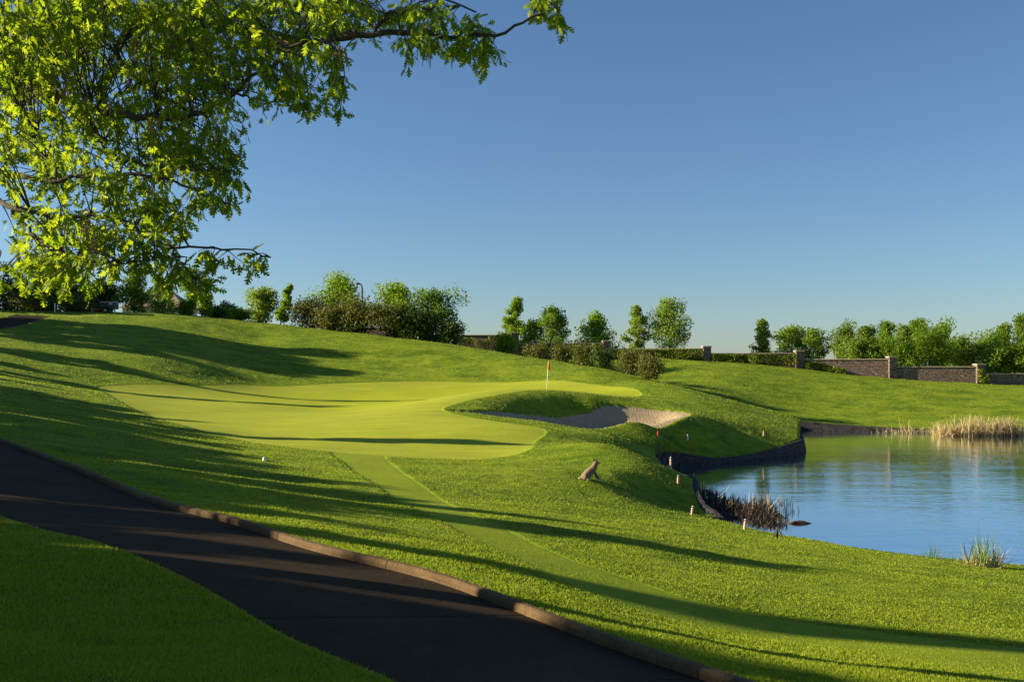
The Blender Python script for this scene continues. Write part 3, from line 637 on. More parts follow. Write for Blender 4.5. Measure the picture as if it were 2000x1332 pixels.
# trees beyond the left edge of the picture; they throw the long shadows
def sht(d, tip, X, w, kd):      # a tree at x = X whose shadow ends at x = tip in the row at distance d
    y = d+math.tan(R(90-SUN_AZ))*(tip-X); z = gz(tip, d)+math.tan(R(SUN_EL))*(tip-X)/math.sin(R(SUN_AZ)); return (X, y, z, w, kd)
SHT = [sht(*q) for q in [
 (2.4,.2,-20,4,'egg'),(4.3,.8,-22,4.6,'egg'),(5.8,1.2,-23,4,'egg'),(3.3,0,-26,4.5,'egg'),(7,.8,-25,3.2,'egg'),(8.6,-2.0,-24,1.7,'egg'),(10.2,-1.8,-26,2.0,'egg'),(12.2,-3.6,-25,3.2,'egg'),(14.3,-4.0,-26,3.4,'egg'),(16.6,-3.6,-25,3.4,'egg'),(19,-3.2,-26,3.4,'egg'),(21.3,-3.0,-25,3.4,'egg'),
 (24,-5.2,-26,4.0,'egg'),(27,-7.4,-26,4.2,'egg'),(30,-9.4,-27,4.4,'egg'),(34,-11.6,-28,5,'egg'),(38,-14,-29,5,'egg'),(43,-16.8,-30,5.2,'egg'),(47,-19,-33,3.4,'egg'),
 (7.3,3.2,-29,1.8,'column'),(10.9,13,-30,1.2,'column'),(17.6,5.2,-30,2.0,'column'),(20.3,1.6,-31,1.4,'column'),
 (39.5,.6,-31,1.2,'column'),(45,-14,-36,.9,'column'),(57.5,-9.5,-38,2.4,'column'),(65,-4,-44,1.2,'column'),(52,-24,-44,1.6,'column'),(57,-26,-45,1.5,'column'),(62,-28,-47,1.8,'column'),(68,-27,-49,2.6,'egg'),
 (87,-15,-54,4.4,'egg'),(80.5,-13.5,-52,5.2,'egg'),(84,-19,-53,6.5,'egg'),(77.5,-18.5,-50,5.4,'egg'),(74,-23.5,-49,3.4,'egg'),
 (10,-5,-37,5,'egg'),(17,-5.5,-38,5,'egg'),(24,-9,-38,5,'egg'),(5,-3,-36,5,'egg'),(31,-12.5,-40,5,'egg'),(37,-16,-41,5,'egg'),(101,-30,-60,7,'egg'),(106,-34,-62,7,'egg'),(111,-38,-64,7,'egg'),(97,-38,-58,5,'egg')]]
protos = {}
for kd, w in (('egg', 4.0), ('column', 1.6)):
    protos[kd] = None
for i, (x, y, zt, w, kd) in enumerate(SHT):
    z0 = gz(x, y); h = zt-z0
    if protos[kd] is None:
        protos[kd] = (make_tree(8.0, 4.0 if kd == 'egg' else 2.0, kd, 'leaf_mid', .36, 7500 if kd == 'egg' else 5000, 50+i, base=.16, label='leafy tree beyond the left edge, throwing its long shadow over the slope', cat='tree', group='shadow-throwing trees beyond the left edge'), 4.0 if kd == 'egg' else 2.0)
        o = protos[kd][0]
    else:
        src = protos[kd][0]; o = src.copy(); COL.objects.link(o)
        for ch in src.children: c = ch.copy(); COL.objects.link(c); c.parent = o
    o.location = (x, y, z0); o.scale = (w/protos[kd][1], w/protos[kd][1], h/8.0); o.rotation_euler.z = i*1.7

# ------------------------------------------------------------------ the oak whose branches hang into the picture
def mat_oak():
    k = NT('oak_leaf'); r = k.attr('rnd')
    col = k.mix(r, (.07, .14, .008), (.15, .225, .014)); tc = k.mix(r, (.22, .38, .012), (.56, .66, .025))
    return k.pbr(col, .65, .12, 0, None, .5, tc)
M['oakleaf'] = mat_oak(); M['oakbark'] = simple('oak_bark', (.085, .07, .055), .9, .4, 14, .15, 0, .6)
M['catkin'] = simple('catkin', (.30, .17, .06), .8, .3, 20)
def build_oak():
    rng = np.random.default_rng(5); rd = random.Random(5)
    base = Vector((-7.4, 9.4, gz(-7.4, 9.4)))
    root = empty('oak_tree', base, 'large oak whose leafy lobed-leaf branches hang over the upper left of the photo', 'tree')
    tb = MB(); samples = []
    def limb(pts, r0, r1, n=8):
        P = cr([tuple(p) for p in pts], max(8, len(pts)*7)); P[1:-1] += rng.normal(size=(len(P)-2, 3))*.012
        L = len(P); tb.tube([Vector(p)-base for p in P], [r0+(r1-r0)*(i/(L-1))**.8 for i in range(L)], n)
        samples.extend([tuple(p) for p in P])
    limb([base+Vector((0, 0, -.2)), base+Vector((.05, 0, 1.5)), base+Vector((-.05, .1, 3.5)), base+Vector((.1, 0, 6)), base+Vector((0, -.1, 9)), base+Vector((.1, 0, 11))], .26, .05, 12)
    tr = lambda z: (base.x, base.y, z)
    A = lambda L: [tuple(at(*p)) for p in L]
    limb([tr(9.0)]+A([(-150,-120,9.2),(60,-35,9),(180,2,8.9),(305,30,8.7),(450,58,8.5),(600,80,8.3),(724,68,8.1),(790,63,8.1),(870,72,8.0),(915,75,8.0),(981,63,7.9),(1021,44,7.85),(1085,15,7.8)]), .11, .008)
    limb([tr(8.2)]+A([(-250,30,8.9),(-60,110,8.3),(60,160,8.0),(135,200,7.8),(190,215,7.7),(250,225,7.6),(350,228,7.5),(420,206,7.4),(500,150,7.3),(560,95,7.3),(640,80,7.3)]), .10, .008)
    limb([tr(6.7)]+A([(-250,260,8.4),(-80,325,7.8),(20,345,7.4),(105,356,7.2),(200,345,7.1),(300,345,7.0),(380,372,7.0),(440,400,7.0)]), .07, .006)
    limb([tr(6.2)]+A([(-200,330,8.2),(-60,350,7.5),(20,405,7.0),(120,420,6.9),(235,432,6.8),(280,462,6.75),(328,480,6.7),(430,489,6.6),(480,486,6.6),(528,503,6.5)]), .06, .004)
    limb([tr(9.6)]+A([(100,-180,9.8),(400,-60,9.6),(580,16,9.4),(670,3,9.2),(800,-20,9.0),(930,25,8.8)]), .08, .008)
    limb(A([(305,30,8.7),(230,90,8.4),(260,150,8.2),(330,180,8.1),(420,175,8.1),(520,200,8.0),(600,215,8.0)]), .03, .005)
    limb(A([(135,200,7.8),(190,260,7.5),(230,310,7.3),(330,330,7.2),(430,330,7.1),(480,300,7.1)]), .025, .004)
    limb(A([(-60,110,8.3),(30,200,7.7),(80,290,7.3),(110,350,7.1)]), .022, .006)
    limb(A([(20,405,7.0),(80,470,6.8),(150,505,6.7),(230,515,6.6),(300,505,6.6)]), .015, .004)
    limb(A([(-60,350,7.5),(-20,450,6.9),(0,500,6.7),(12,540,6.6)]), .015, .004)
    limb(A([(328,480,6.7),(360,510,6.65),(378,545,6.6)]), .008, .003)
    limb(A([(724,68,8.1),(760,30,8.0),(840,15,7.9),(900,10,7.9)]), .02, .005)
    limb(A([(640,80,7.3),(665,110,7.25),(672,150,7.2)]), .008, .003)
    for z, a, L in ((7.5, 2.6, 5), (8.5, 4.2, 5), (9.5, 1.2, 4.5), (10.3, 3.4, 4), (11.3, .2, 3.5), (11, 5.2, 4), (12.3, 2.0, 3)):
        d = Vector((math.cos(a), math.sin(a), .35)); limb([tr(z), Vector(tr(z))+d*L*.5, Vector(tr(z))+d*L+Vector((0, 0, -.1*L))], .06, .01, 6)
    SP = np.array(samples)
    blobs = [  # px, py, rx, ry, depth range, sprays
     (60,30,90,60,7,10,34),(200,20,100,40,7.4,10,36),(380,10,100,40,7.6,10.4,36),(30,130,60,80,6.8,9,30),(600,5,120,22,8,10.4,30),(80,80,110,90,6.8,10,62),(250,60,120,70,7.2,10.5,62),(420,60,110,80,7.2,10.5,60),(560,40,90,55,7.5,10.5,42),(690,22,70,36,7.6,9.6,26),(830,28,70,30,7.6,9,24),(925,60,30,42,7.7,8.4,14),(955,92,14,18,7.8,8.2,4),(1075,8,32,26,7.6,8.3,12),(880,75,40,10,7.7,8.4,7),(790,75,30,12,7.8,8.5,5),
     (80,210,90,90,6.6,8.8,44),(240,200,110,90,6.9,8.8,52),(390,190,90,80,7.0,8.6,42),(520,120,80,70,7.0,8.8,36),(640,105,24,30,7.1,7.8,10),(665,160,14,22,7.0,7.6,5),(590,185,26,26,7.3,8.4,8),
     (350,290,90,45,6.9,8.0,26),(440,310,26,36,6.8,7.6,10),(420,375,36,34,6.7,7.4,13),(290,350,70,50,6.7,7.5,22),(170,330,90,50,6.6,7.8,26),(40,310,60,60,6.5,7.8,18),
     (60,430,60,44,6.4,7.3,16),(160,440,80,40,6.4,7.2,24),(260,430,60,40,6.5,7.2,15),(335,445,40,30,6.4,7.0,9),(90,500,60,24,6.4,7.0,13),(190,505,60,22,6.3,6.9,14),(285,490,40,20,6.4,7.0,8),(345,515,26,20,6.4,6.8,6),(435,487,36,9,6.4,6.8,5),(505,497,14,6,6.4,6.7,3),(378,540,10,16,6.5,6.7,3),(12,530,12,18,6.4,6.8,4),(150,525,40,10,6.3,6.8,6)]
    spr = []
    for px, py, rx, ry, d0, d1, n in blobs:
        for _ in range(int(n*(1.55 if py < 300 else 1.2))):
            a = rd.uniform(0, 2*PI); q = math.sqrt(rd.random()); spr.append(tuple(at(px+rx*q*math.cos(a), py+ry*q*math.sin(a), rd.uniform(d0, d1))))
    n_in = len(spr)
    while len(spr) < n_in+850:                      # the rest of the crown, outside the picture
        v = rng.normal(size=3); v /= np.linalg.norm(v); v *= rng.random()**.4
        p = np.array([base.x+.3, base.y+.3, 11.0])+v*np.array([5.0, 5.0, 3.6])
        sx = 1000+p[0]/max(p[1], .1)*F; sy = HOR+(EYE-p[2])/max(p[1], .1)*F
        if p[1] > .5 and sx > -60 and sy > -60 and sx < 2050: continue
        spr.append(tuple(p))
    spr = np.array(spr)
    # leaf template: pointed lobes either side of a midrib
    st = [(0, 0, 0), (.10, .025, 0), (.22, .13, .08), (.30, .035, 0), (.44, .33, .16), (.53, .04, 0), (.67, .30, .16), (.77, .04, 0), (.86, .15, .09), (1.0, .01, 0)]
    TV = []; TF = []
    for t, w_, fwd in st:
        z = -.16*t*t; TV += [(t+fwd, w_, z-.12*w_), (t, 0, z+.03), (t+fwd, -w_, z-.12*w_)]
    for i in range(len(st)-1):
        b = i*3; TF += [(b, b+1, b+4, b+3), (b+1, b+2, b+5, b+4)]
    TV = np.array(TV); TF = np.array(TF)
    AX = []; PO = []; NR = []; SZ = []; RN = []; TW_ = []
    for si, p in enumerate(spr):
        d = np.linalg.norm(SP-p, axis=1); j = d.argmin(); q = SP[j]; out = p-q; L = np.linalg.norm(out)
        if L > 1.1: q = p-out/L*.5; out = p-q; L = .5
        ndir = out/max(L, 1e-3)
        mid = (q+p)/2+np.array([0, 0, .04*L]); tip = p+ndir*.14+np.array([0, 0, -.05]);
        if si < n_in: tb.tube([Vector(v)-base for v in (q, mid, p, tip)], [.006, .0045, .0032, .0016], 4, False)
        base_r = rng.random(); nl = rng.integers(9, 14)
        for i in range(nl):
            f = i/(nl-1); pos = p*(1-f)+tip*f+(mid-p)*(.5*(1-f)*rng.random()); a = rng.normal(size=3)*.75+ndir*.5; a[2] -= .75+.6*rng.random(); a /= np.linalg.norm(a)
            PO.append(pos+a*.025); AX.append(a); SZ.append(rng.uniform(.055, .105)*(1 if si < n_in else 2.1)); RN.append(np.clip(.6*base_r+.4*rng.random(), 0, 1))
            nn = rng.normal(size=3); nn[2] += .9; NR.append(nn)
    PO = np.array(PO); AX = np.array(AX); NR = np.array(NR); SZ = np.array(SZ)[:, None, None]
    NR -= AX*(AX*NR).sum(1)[:, None]; NR /= np.linalg.norm(NR, axis=1)[:, None]; SD_ = np.cross(NR, AX)
    n = len(PO); curl = rng.uniform(.3, 2.2, n)[:, None]
    V = PO[:, None]+SZ*(TV[None, :, 0:1]*AX[:, None]+TV[None, :, 1:2]*SD_[:, None]+(TV[None, :, 2:3]*curl[:, None])*NR[:, None])-np.array(base)
    Fc = (TF[None]+(np.arange(n)*len(TV))[:, None, None]).reshape(-1, 4)
    tb.build('trunk', M['oakbark'], root, True)
    me = npmesh('crown', V.reshape(-1, 3), Fc); me.attributes.new('rnd', 'FLOAT', 'POINT').data.foreach_set('value', np.repeat(np.array(RN), len(TV)).astype(np.float32))
    link(me, 'crown', M['oakleaf'], root)
    # brown hanging catkins: tufts of fine threads
    for px, py, d in [(350,35,8.0),(265,80,7.9),(100,130,7.4),(130,160,7.4),(210,195,7.2),(172,190,7.2),(372,145,7.6),(300,230,7.1),(120,400,6.7),(170,430,6.6),(182,470,6.6),(555,80,7.6),(450,30,8),(665,90,7.3),(835,88,7.9)]:
        for _ in range(1):
            m = MB(); o = at(px, py, d-.15)-base
            for j in range(7):
                x = rd.uniform(-.035, .035); y = rd.uniform(-.03, .03); L = rd.uniform(.10, .2); w = rd.uniform(-.02, .02)
                m.tube([o, o+Vector((x, y, -.02)), o+Vector((x+w, y, -L*.5)), o+Vector((x+w*1.6, y, -L))], [.003, .0035, .005, .002], 4)
            m.build('catkin', M['catkin'], root)
build_oak()

# ------------------------------------------------------------------ flag, stakes, sprinkler, small things
M['white'] = simple('white_paint', (.78, .77, .70), .45, .06, 9)
M['flagcloth'] = NT('flag_cloth'); k = M['flagcloth']; M['flagcloth'] = k.pbr((.80, .30, .02), .7, .2, 0, None, .35)
M['redpaint'] = simple('red_paint', (.60, .055, .035), .55, .2, 14); M['palepink'] = simple('faded_paint', (.62, .36, .28), .6, .2, 14)
def flag():
    p = gp(1067.5, 65); top = EYE-(706-HOR)/F*65-p.z
    r = empty('golf_flag', p, 'orange golf flag on a slim white pole standing in the putting green', 'flag'); m = MB()
    lean = .12; m.tube([(0, 0, -.1), (lean*.5, 0, top*.5), (lean, 0, top)], [.024, .022, .018], 8); m.build('pole', M['white'], r, True)
    m = MB(); m.lathe([(.11, -.02), (.11, .012), (.055, .012), (.055, -.02)], (0, 0, .0), n=18); m.build('cup', M['white'], r)
    nx, nz = 8, 10; V = []                                    # limp cloth hanging in folds
    for i in range(nz+1):
        for j in range(nx+1):
            u = j/nx; v = i/nz; wv = (.09+.20*v)*u
            V.append((lean*(1-.12*v)-.02-.05*v+ .02+ (wv if u < .7 else (.09+.20*v)*(.7-(u-.7)*.6)), -.02-.07*math.sin(u*7.5)*(.25+v)*.8, top-.01-v*.50-.10*u*v))
    b = len(V); V += [(x, y+.006, z) for x, y, z in V]
    Fc = [(i*(nx+1)+j, i*(nx+1)+j+1, (i+1)*(nx+1)+j+1, (i+1)*(nx+1)+j) for i in range(nz) for j in range(nx)]; m = MB(); m.add(V, Fc+[tuple(b+q for q in reversed(f)) for f in Fc])
    m.build('flag', M['flagcloth'], r, True)
flag()
def stake(px, py_top, d, label, cat='stake', mat='redpaint', tilt=0.0, wtop=True, h=None):
    p = gp(px, d); h = h or max(.29, EYE-(py_top-HOR)/F*d-p.z)
    r = empty('course_stake', p, label, cat, 'painted stakes round the pond'); q = Matrix.Rotation(tilt, 3, 'Y')
    m = MB(); m.box((0, 0, h*.5-.1), (.062, .062, h+.1), .3, .012); o = m.build('post', M[mat], r); o.rotation_euler = (0, tilt, 0)
    m = MB(); m.box((0, 0, h-.012), (.056, .056, .03), .3, .012); c = m.build('cap', M['white' if wtop else mat], r); c.rotation_euler = (0, tilt, 0)
stake(1285, 866, 48.2, 'red stake in the shaded bank left of the white one', tilt=.02, wtop=False)
stake(1343, 862, 51.5, 'thin white stake in the shaded bank between two red stakes', mat='white')
stake(1491, 849, 55.6, 'pale pink stake near the tip of the grassy nose', mat='palepink', tilt=.06)
stake(1310, 892, 36.6, 'pink stake on the skyline of the near grass shoulder', mat='palepink')
stake(1324, 934, 33.8, 'white-topped stake in the shade above the near retaining wall', mat='palepink', tilt=.05)
stake(1351, 992, 30.2, 'dull pink stake at the left end of the dead reeds', mat='palepink', tilt=.12)
stake(1454, 1021, 27.4, 'red-pink stake on the lit shore in front of the dead reeds', mat='palepink', tilt=.1)
pk = gp(107, 97); m = MB(); m.tube([(0, 0, -.1), (0, 0, .85)], .05, 10); m.lathe([(.05, .85), (.056, .86), (.045, .90), (.01, .92)], (0, 0, 0), n=10)
tag(m.build('marker_post', M['white'], None, True, pk), 'slim white marker post on the grass below the dark far-left shrubs', 'post')
p = gp(516, 29.5); m = MB(); m.lathe([(.055, -.03), (.055, .03), (.04, .05), (.045, .09), (.03, .11), (.008, .115)], (0, 0, 0), n=14)
tag(m.build('sprinkler_head', M['white'], None, True, p), 'tiny white sprinkler head in the rough left of the mown strip', 'sprinkler')
# rake in the bunker
M['darkmetal'] = simple('dark_metal', (.03, .03, .034), .5, .2, 10, .4); M['wood'] = simple('rake_wood', (.35, .25, .15), .7, .25, 8)
p = gp(1306, 50.6); rk = empty('bunker_rake', p+Vector((0, 0, .03)), 'bunker rake lying at the lit front lip of the sand', 'rake', rz=.5); m = MB()
m.tube([(-.9, 0, .03), (0, 0, .05)], .016, 7); m.build('handle', M['wood'], rk); m = MB(); m.box((.03, 0, .05), (.04, .5, .04), 0, .01)
for i in range(9): m.tube([(.03, -.22+i*.055, .04), (.05, -.22+i*.055, -.05)], .008, 4)
m.build('rake_head', M['darkmetal'], rk)

# ------------------------------------------------------------------ coyote sitting on the slope
def coyote():
    p = gp(1153, 31.0); root = empty('coyote', p, 'tan coyote sitting on the grass slope by the pond, looking away', 'coyote', rz=0.0)
    sc = 1.08
    J = {'hip': (-.17, .02, .13, .125), 'waist': (-.07, .02, .20, .135), 'chest': (.04, .02, .26, .135), 'sh': (.10, .02, .36, .108), 'neck': (.135, .03, .435, .090), 'head': (.165, .05, .51, .082), 'brow': (.20, .09, .515, .055), 'muz': (.25, .135, .49, .030), 'nose': (.285, .155, .48, .017),
     'rump': (-.24, .02, .09, .075), 't1': (-.30, .02, .055, .035), 't2': (-.345, .02, .05, .04),
     'lth': (-.12, -.09, .10, .075), 'lkn': (-.01, -.12, .085, .045), 'lhk': (-.11, -.125, .03, .026), 'lft': (.02, -.125, .018, .020),
     'rth': (-.12, .12, .10, .075), 'rkn': (-.01, .15, .085, .045), 'rhk': (-.11, .155, .03, .026), 'rft': (.02, .155, .018, .020),
     'lel': (.12, -.05, .25, .045), 'lwr': (.22, -.055, .10, .026), 'lpw': (.31, -.055, -.005, .020), 'ltoe': (.36, -.055, -.015, .018),
     'rel': (.12, .09, .26, .045), 'rwr': (.18, .10, .11, .026), 'rpw': (.23, .10, .025, .020), 'rtoe': (.27, .10, .018, .018)}
    E = [('hip','waist'),('waist','chest'),('chest','sh'),('sh','neck'),('neck','head'),('head','brow'),('brow','muz'),('muz','nose'),('hip','rump'),('rump','t1'),('t1','t2'),
     ('hip','lth'),('lth','lkn'),('lkn','lhk'),('lhk','lft'),('hip','rth'),('rth','rkn'),('rkn','rhk'),('rhk','rft'),
     ('chest','lel'),('lel','lwr'),('lwr','lpw'),('lpw','ltoe'),('chest','rel'),('rel','rwr'),('rwr','rpw'),('rpw','rtoe')]
    names = list(J); me = bpy.data.meshes.new('body')
    me.from_pydata([tuple(c*sc for c in J[n][:3]) for n in names], [(names.index(a), names.index(b)) for a, b in E], []); me.update()
    o = link(me, 'body', None, root); sk = o.modifiers.new('skin', 'SKIN'); ss = o.modifiers.new('sub', 'SUBSURF'); ss.levels = 2; ss.render_levels = 2
    for i, n in enumerate(names):
        v = me.skin_vertices[0].data[i]; v.radius = (J[n][3]*sc,)*2; v.use_root = (n == 'hip')
    dg = bpy.context.evaluated_depsgraph_get(); m2 = bpy.data.meshes.new_from_object(o.evaluated_get(dg)); o.modifiers.clear(); o.data = m2; m2.name = 'body'
    m2.polygons.foreach_set('use_smooth', np.ones(len(m2.polygons), dtype=bool))
    k = NT('coyote_fur'); c = k.coord(); sx = k.n('ShaderNodeSeparateXYZ'); k.t.links.new(c, sx.inputs[0])
    n = k.noise(k.coord('Object', (1, 1, 2.5)), 14, 5, .7)
    col = k.mix(k.ramp(n, [(.3, 0.0), (.7, 1.0)]), (.15, .105, .068), (.26, .19, .12))
    side = k.n('ShaderNodeMapRange'); k.set(side.inputs[0], k.math('ADD', k.math('SUBTRACT', sx.outputs[2], k.math('MULTIPLY', sx.outputs[0], .85)), k.math('MULTIPLY', n, .08))); side.inputs[1].default_value = .27; side.inputs[2].default_value = .17
    col = k.mix(k.math('MULTIPLY', side.outputs[0], .6), col, (.17, .15, .14))  # grey shade of the side away from the sun, painted into the fur
    low = k.n('ShaderNodeMapRange'); k.set(low.inputs[0], sx.outputs[2]); low.inputs[1].default_value = .09; low.inputs[2].default_value = .02
    col = k.mix(low.outputs[0], col, (.48, .40, .29))
    tl = k.n('ShaderNodeMapRange'); k.set(tl.inputs[0], sx.outputs[0]); tl.inputs[1].default_value = -.345; tl.inputs[2].default_value = -.375; col = k.mix(tl.outputs[0], col, (.75, .74, .68))
    m2.materials.clear(); m2.materials.append(k.pbr(col, .9, .1, 0, k.bump(k.noise(k.coord('Object', (1, 1, .3)), 90, 3), .5, .01)))
    M['ear'] = simple('ear_fur', (.16, .08, .045), .9, .3, 20)
    for s in (-1, 1):
        m = MB(); b = Vector((.150+.040*s, .040+.030*s, .565))*sc
        m.add([b+Vector((-.028, -.006, 0)), b+Vector((.028, .0, 0)), b+Vector((0, .026, .0)), b+Vector((.010*s, .008*s, .10))], [(0, 1, 3), (1, 2, 3), (2, 0, 3), (0, 2, 1)])
        m.build('ear', M['ear'], root)
    m = MB(); q = Vector((.296, .162, .48))*sc; m.lathe([(.004, -.012), (.012, -.004), (.011, .006), (.003, .012)], q, Vector((.8, .6, 0)), 8); m.build('nose', M['darkmetal'], root, True)
    for s in (-1, 1):
        m = MB(); m.lathe([(.003, -.007), (.008, -.002), (.008, .003), (.002, .008)], Vector((.222+.018*s, .118-.024*s, .535))*sc, Vector((.3*s, 1, .2)), 8); m.build('eye', M['darkmetal'], root, True)
coyote()

# ------------------------------------------------------------------ reeds and things in the water
M['reed_tan'] = mat_leaf('reed_tan', (.30, .22, .11), (.62, .50, .28), .3); M['reed_dark'] = mat_leaf('reed_dark', (.018, .014, .011), (.06, .045, .03), .1)
M['reed_green'] = mat_leaf('reed_green', (.06, .13, .03), (.16, .24, .07), .35)
def reed_blades(pts, hts, wid, rng, lean=.35, bend=.3, brk=0.0):
    V = []; Fc = []; rn = []
    for (x, y, z), h in zip(pts, hts):
        a = rng.uniform(0, 2*PI); l = abs(rng.normal())*lean; b = rng.uniform(0, 2*PI); w = wid*rng.uniform(.6, 1.3); dx, dy = math.cos(a), math.sin(a); bx, by = math.cos(b)*w, math.sin(b)*w
        brkn = rng.random() < brk; n = 5; b0 = len(V)
        for i in range(n):
            t = i/(n-1); off = l*h*(t+bend*t*t); zz = h*t*(1-.15*l*t)
            if brkn and t > .5: off += h*(t-.5)*.9; zz = h*.5-(t-.5)*h*.5
            ww = (1-.85*t**2); V += [(x+dx*off-bx*ww, y+dy*off-by*ww, z+zz), (x+dx*off+bx*ww, y+dy*off+by*ww, z+zz)]
        r = rng.random(); rn += [r]*(2*n)
        for i in range(n-1): q = b0+2*i; Fc.append((q, q+1, q+3, q+2))
    return np.array(V), np.array(Fc), np.array(rn)
def reeds(name, parent, mat, pts, hts, wid, rng, **kw):
    V, Fc, rn = reed_blades(pts, hts, wid, rng, **kw); me = npmesh(name, V, Fc); me.attributes.new('rnd', 'FLOAT', 'POINT').data.foreach_set('value', rn.astype(np.float32)); return link(me, name, M[mat], parent)
def clump(cx, cy, rx, ry, label, spec, seed, group=None, z=None):
    rng = np.random.default_rng(seed); z0 = max(0.0, gz(cx, cy)) if z is None else z
    root = empty('reed_clump', (cx, cy, z0), label, 'reeds', group)
    for nm, mat, n, h0, h1, w, kw in spec:
        P = []
        while len(P) < n:
            v = rng.normal(size=2)*.5
            if np.hypot(*v) < 1: P.append((v[0]*rx, v[1]*ry, max(-.05, gz(cx+v[0]*rx, cy+v[1]*ry)-z0) if z is None else -.05))
        if n > 12: reeds(nm, root, mat, P, rng.uniform(h0, h1, n), w, rng, **kw)
        else:
            for q in P: reeds(nm[:-1], root, mat, [q], rng.uniform(h0, h1, 1), w, rng, **kw)
    return root
def wpt(px, py): return w2(px, py)
# far tan reeds on the pond's far bank, four clumps and a thin fringe
for px, rx, h, n, lab, sd_ in [(1852, 1.1, 1.25, 420, 'leftmost lower clump of tan reeds on the far bank', 1), (1898, 1.4, 1.75, 620, 'tall tan reed clump second from the left on the far bank', 2), (1942, 1.3, 1.65, 560, 'tan reed clump third from the left on the far bank', 3), (1975, 1.0, 1.7, 480, 'darkest reed clump, at the right end of the far bank reeds', 4)]:
    x, y = wpt(px, 851); clump(x, y+.4, rx, .9, lab, [('stems', 'reed_tan', int(n*.75), h*.25, h*.95, .026, dict(lean=.45, brk=.35))]+([('dark_stems', 'reed_dark', 160, .3, 1.2, .03, dict(lean=.3))] if sd_ == 4 else []), sd_, 'tan reeds on the far bank', 0.0)
for px, h, n, lab, sd_ in [(1765, 1.3, 26, 'thin dry reed tuft with one tall stalk, left of the tan reeds', 11), (1790, .7, 34, 'short dry reed tuft between the tall stalk and the tan reeds', 12), (1720, .5, 24, 'sparse short dry stalks by the far wall, farthest left', 13), (1815, .75, 46, 'short dry reed tuft touching the left end of the tan reeds', 14), (1745, .55, 26, 'sparse dry stalks just left of the tall single stalk', 15)]:
    x, y = wpt(px, 846); clump(x, y, .9, .35, lab, [('stems', 'reed_tan', n, h*.35, h, .022, dict(lean=.5, brk=.3))], sd_, 'dry reed tufts along the far wall', 0.0)
# dead dark reeds below the near wall
for px, py, rx, ry, n, h, lab, sd_ in [(1395, 985, .9, 1.3, 420, .62, 'dark dead reed clump against the near retaining wall', 21), (1440, 998, 1.1, 1.5, 560, .7, 'dark dead reed clump in the middle of the dead reeds', 22), (1480, 1012, 1.0, 1.3, 420, .55, 'dark dead reed clump near the pink stake on the lit shore', 23), (1380, 965, .5, .6, 160, .5, 'small dark reed clump highest up by the wall, with one pale stub', 24), (1505, 1026, .55, .55, 150, .35, 'low dark reed clump next to the bent dry leaf', 25)]:
    x, y = wpt(px, py); spec = [('stems', 'reed_dark', n, h*.2, h*.85, .02, dict(lean=.6, brk=.4))]
    if sd_ == 24: spec.append(('pale_stems', 'reed_tan', 4, .5, .9, .02, dict(lean=.08)))
    if sd_ == 22: spec.append(('pale_stems', 'reed_tan', 22, .5, 1.1, .012, dict(lean=.35, brk=.5)))
    clump(x, y, rx, ry, lab, spec, sd_, 'dead dark reeds by the near wall', 0.0)
x, y = wpt(1488, 1000); clump(x, y, .55, .5, 'pale upright reed stalks at the water side of the dead reeds', [('stems', 'reed_tan', 34, .3, .8, .011, dict(lean=.3, brk=.3)), ('tall_stems', 'reed_tan', 4, .9, 1.5, .010, dict(lean=.25)), ('dark_stems', 'reed_dark', 150, .2, .6, .018, dict(lean=.3))], 31, None, 0.0)
for px, py, n, lab, sd_ in [(1530, 985, 26, 'small dark stubs in open water beside the pale stalks', 32), (1543, 1000, 12, 'lone tuft of dark stubs farthest out in the water', 33), (1515, 1008, 24, 'dark stubs in the water below the pale stalks', 34)]:
    x, y = wpt(px, py); clump(x, y, .35, .3, lab, [('stems', 'reed_dark', n, .1, .35, .016, dict(lean=.3)), ('pale_stems', 'reed_tan', 4, .2, .5, .01, dict(lean=.15))], sd_, 'dark stubs standing in the water', 0.0)
# bent dry leaf pair, floating debris, rock at the wall
q = gp(1518, 26.0); rt = empty('dry_reed', q, 'bent pair of dry brown reed leaves leaning together on the shore', 'reeds'); rng_ = np.random.default_rng(4)
for dx, tip, lm in ((-.10, .02, 'reed_tan'), (.0, .02, 'reed_dark'), (.14, .03, 'reed_tan')):
    m = MB(); V = []
    for i in range(7):
        t = i/6; xx = dx*(1-t**1.6)+tip*t; w_ = .028*math.sin(PI*min(1, .15+t*.85)); V += [(xx-w_, .02*t, .33*t-.05), (xx+w_, .03*t, .33*t-.05)]
    m.add(V, [(2*i, 2*i+1, 2*i+3, 2*i+2) for i in range(6)]); m.build('leaf', M[lm], rt)
def lump(name, loc, size, mat, label, cat, seed, n=10):
    rng = np.random.default_rng(seed); m = MB(); V = []; a = 14
    for i in range(n+1):
        for j in range(a):
            th_ = PI*i/n; ph = 2*PI*j/a; r = 1+.22*(vnoise(np.array([math.cos(ph)*2+7]), np.array([math.sin(ph)*2+i*.5]), 1.3, seed)[0]-.5)*2
            V.append((size[0]*r*math.sin(th_)*math.cos(ph), size[1]*r*math.sin(th_)*math.sin(ph), size[2]*r*math.cos(th_)))
    m.add(V, [(i*a+j, i*a+(j+1) % a, (i+1)*a+(j+1) % a, (i+1)*a+j) for i in range(n) for j in range(a)]); return tag(m.build(name, M[mat], None, True, loc), label, cat)
M['rock'] = simple('rock', (.28, .26, .24), .9, .3, 6, .15, 0, .7); M['rot'] = simple('rotting_wood', (.10, .055, .03), .8, .5, 9, .2, 0, .6)
x, y = wpt(1372, 906); lump('rock', (x, y-.15, .04), (.22, .18, .17), 'rock', 'pale rock in the water at a notch of the nose wall', 'rock', 3)
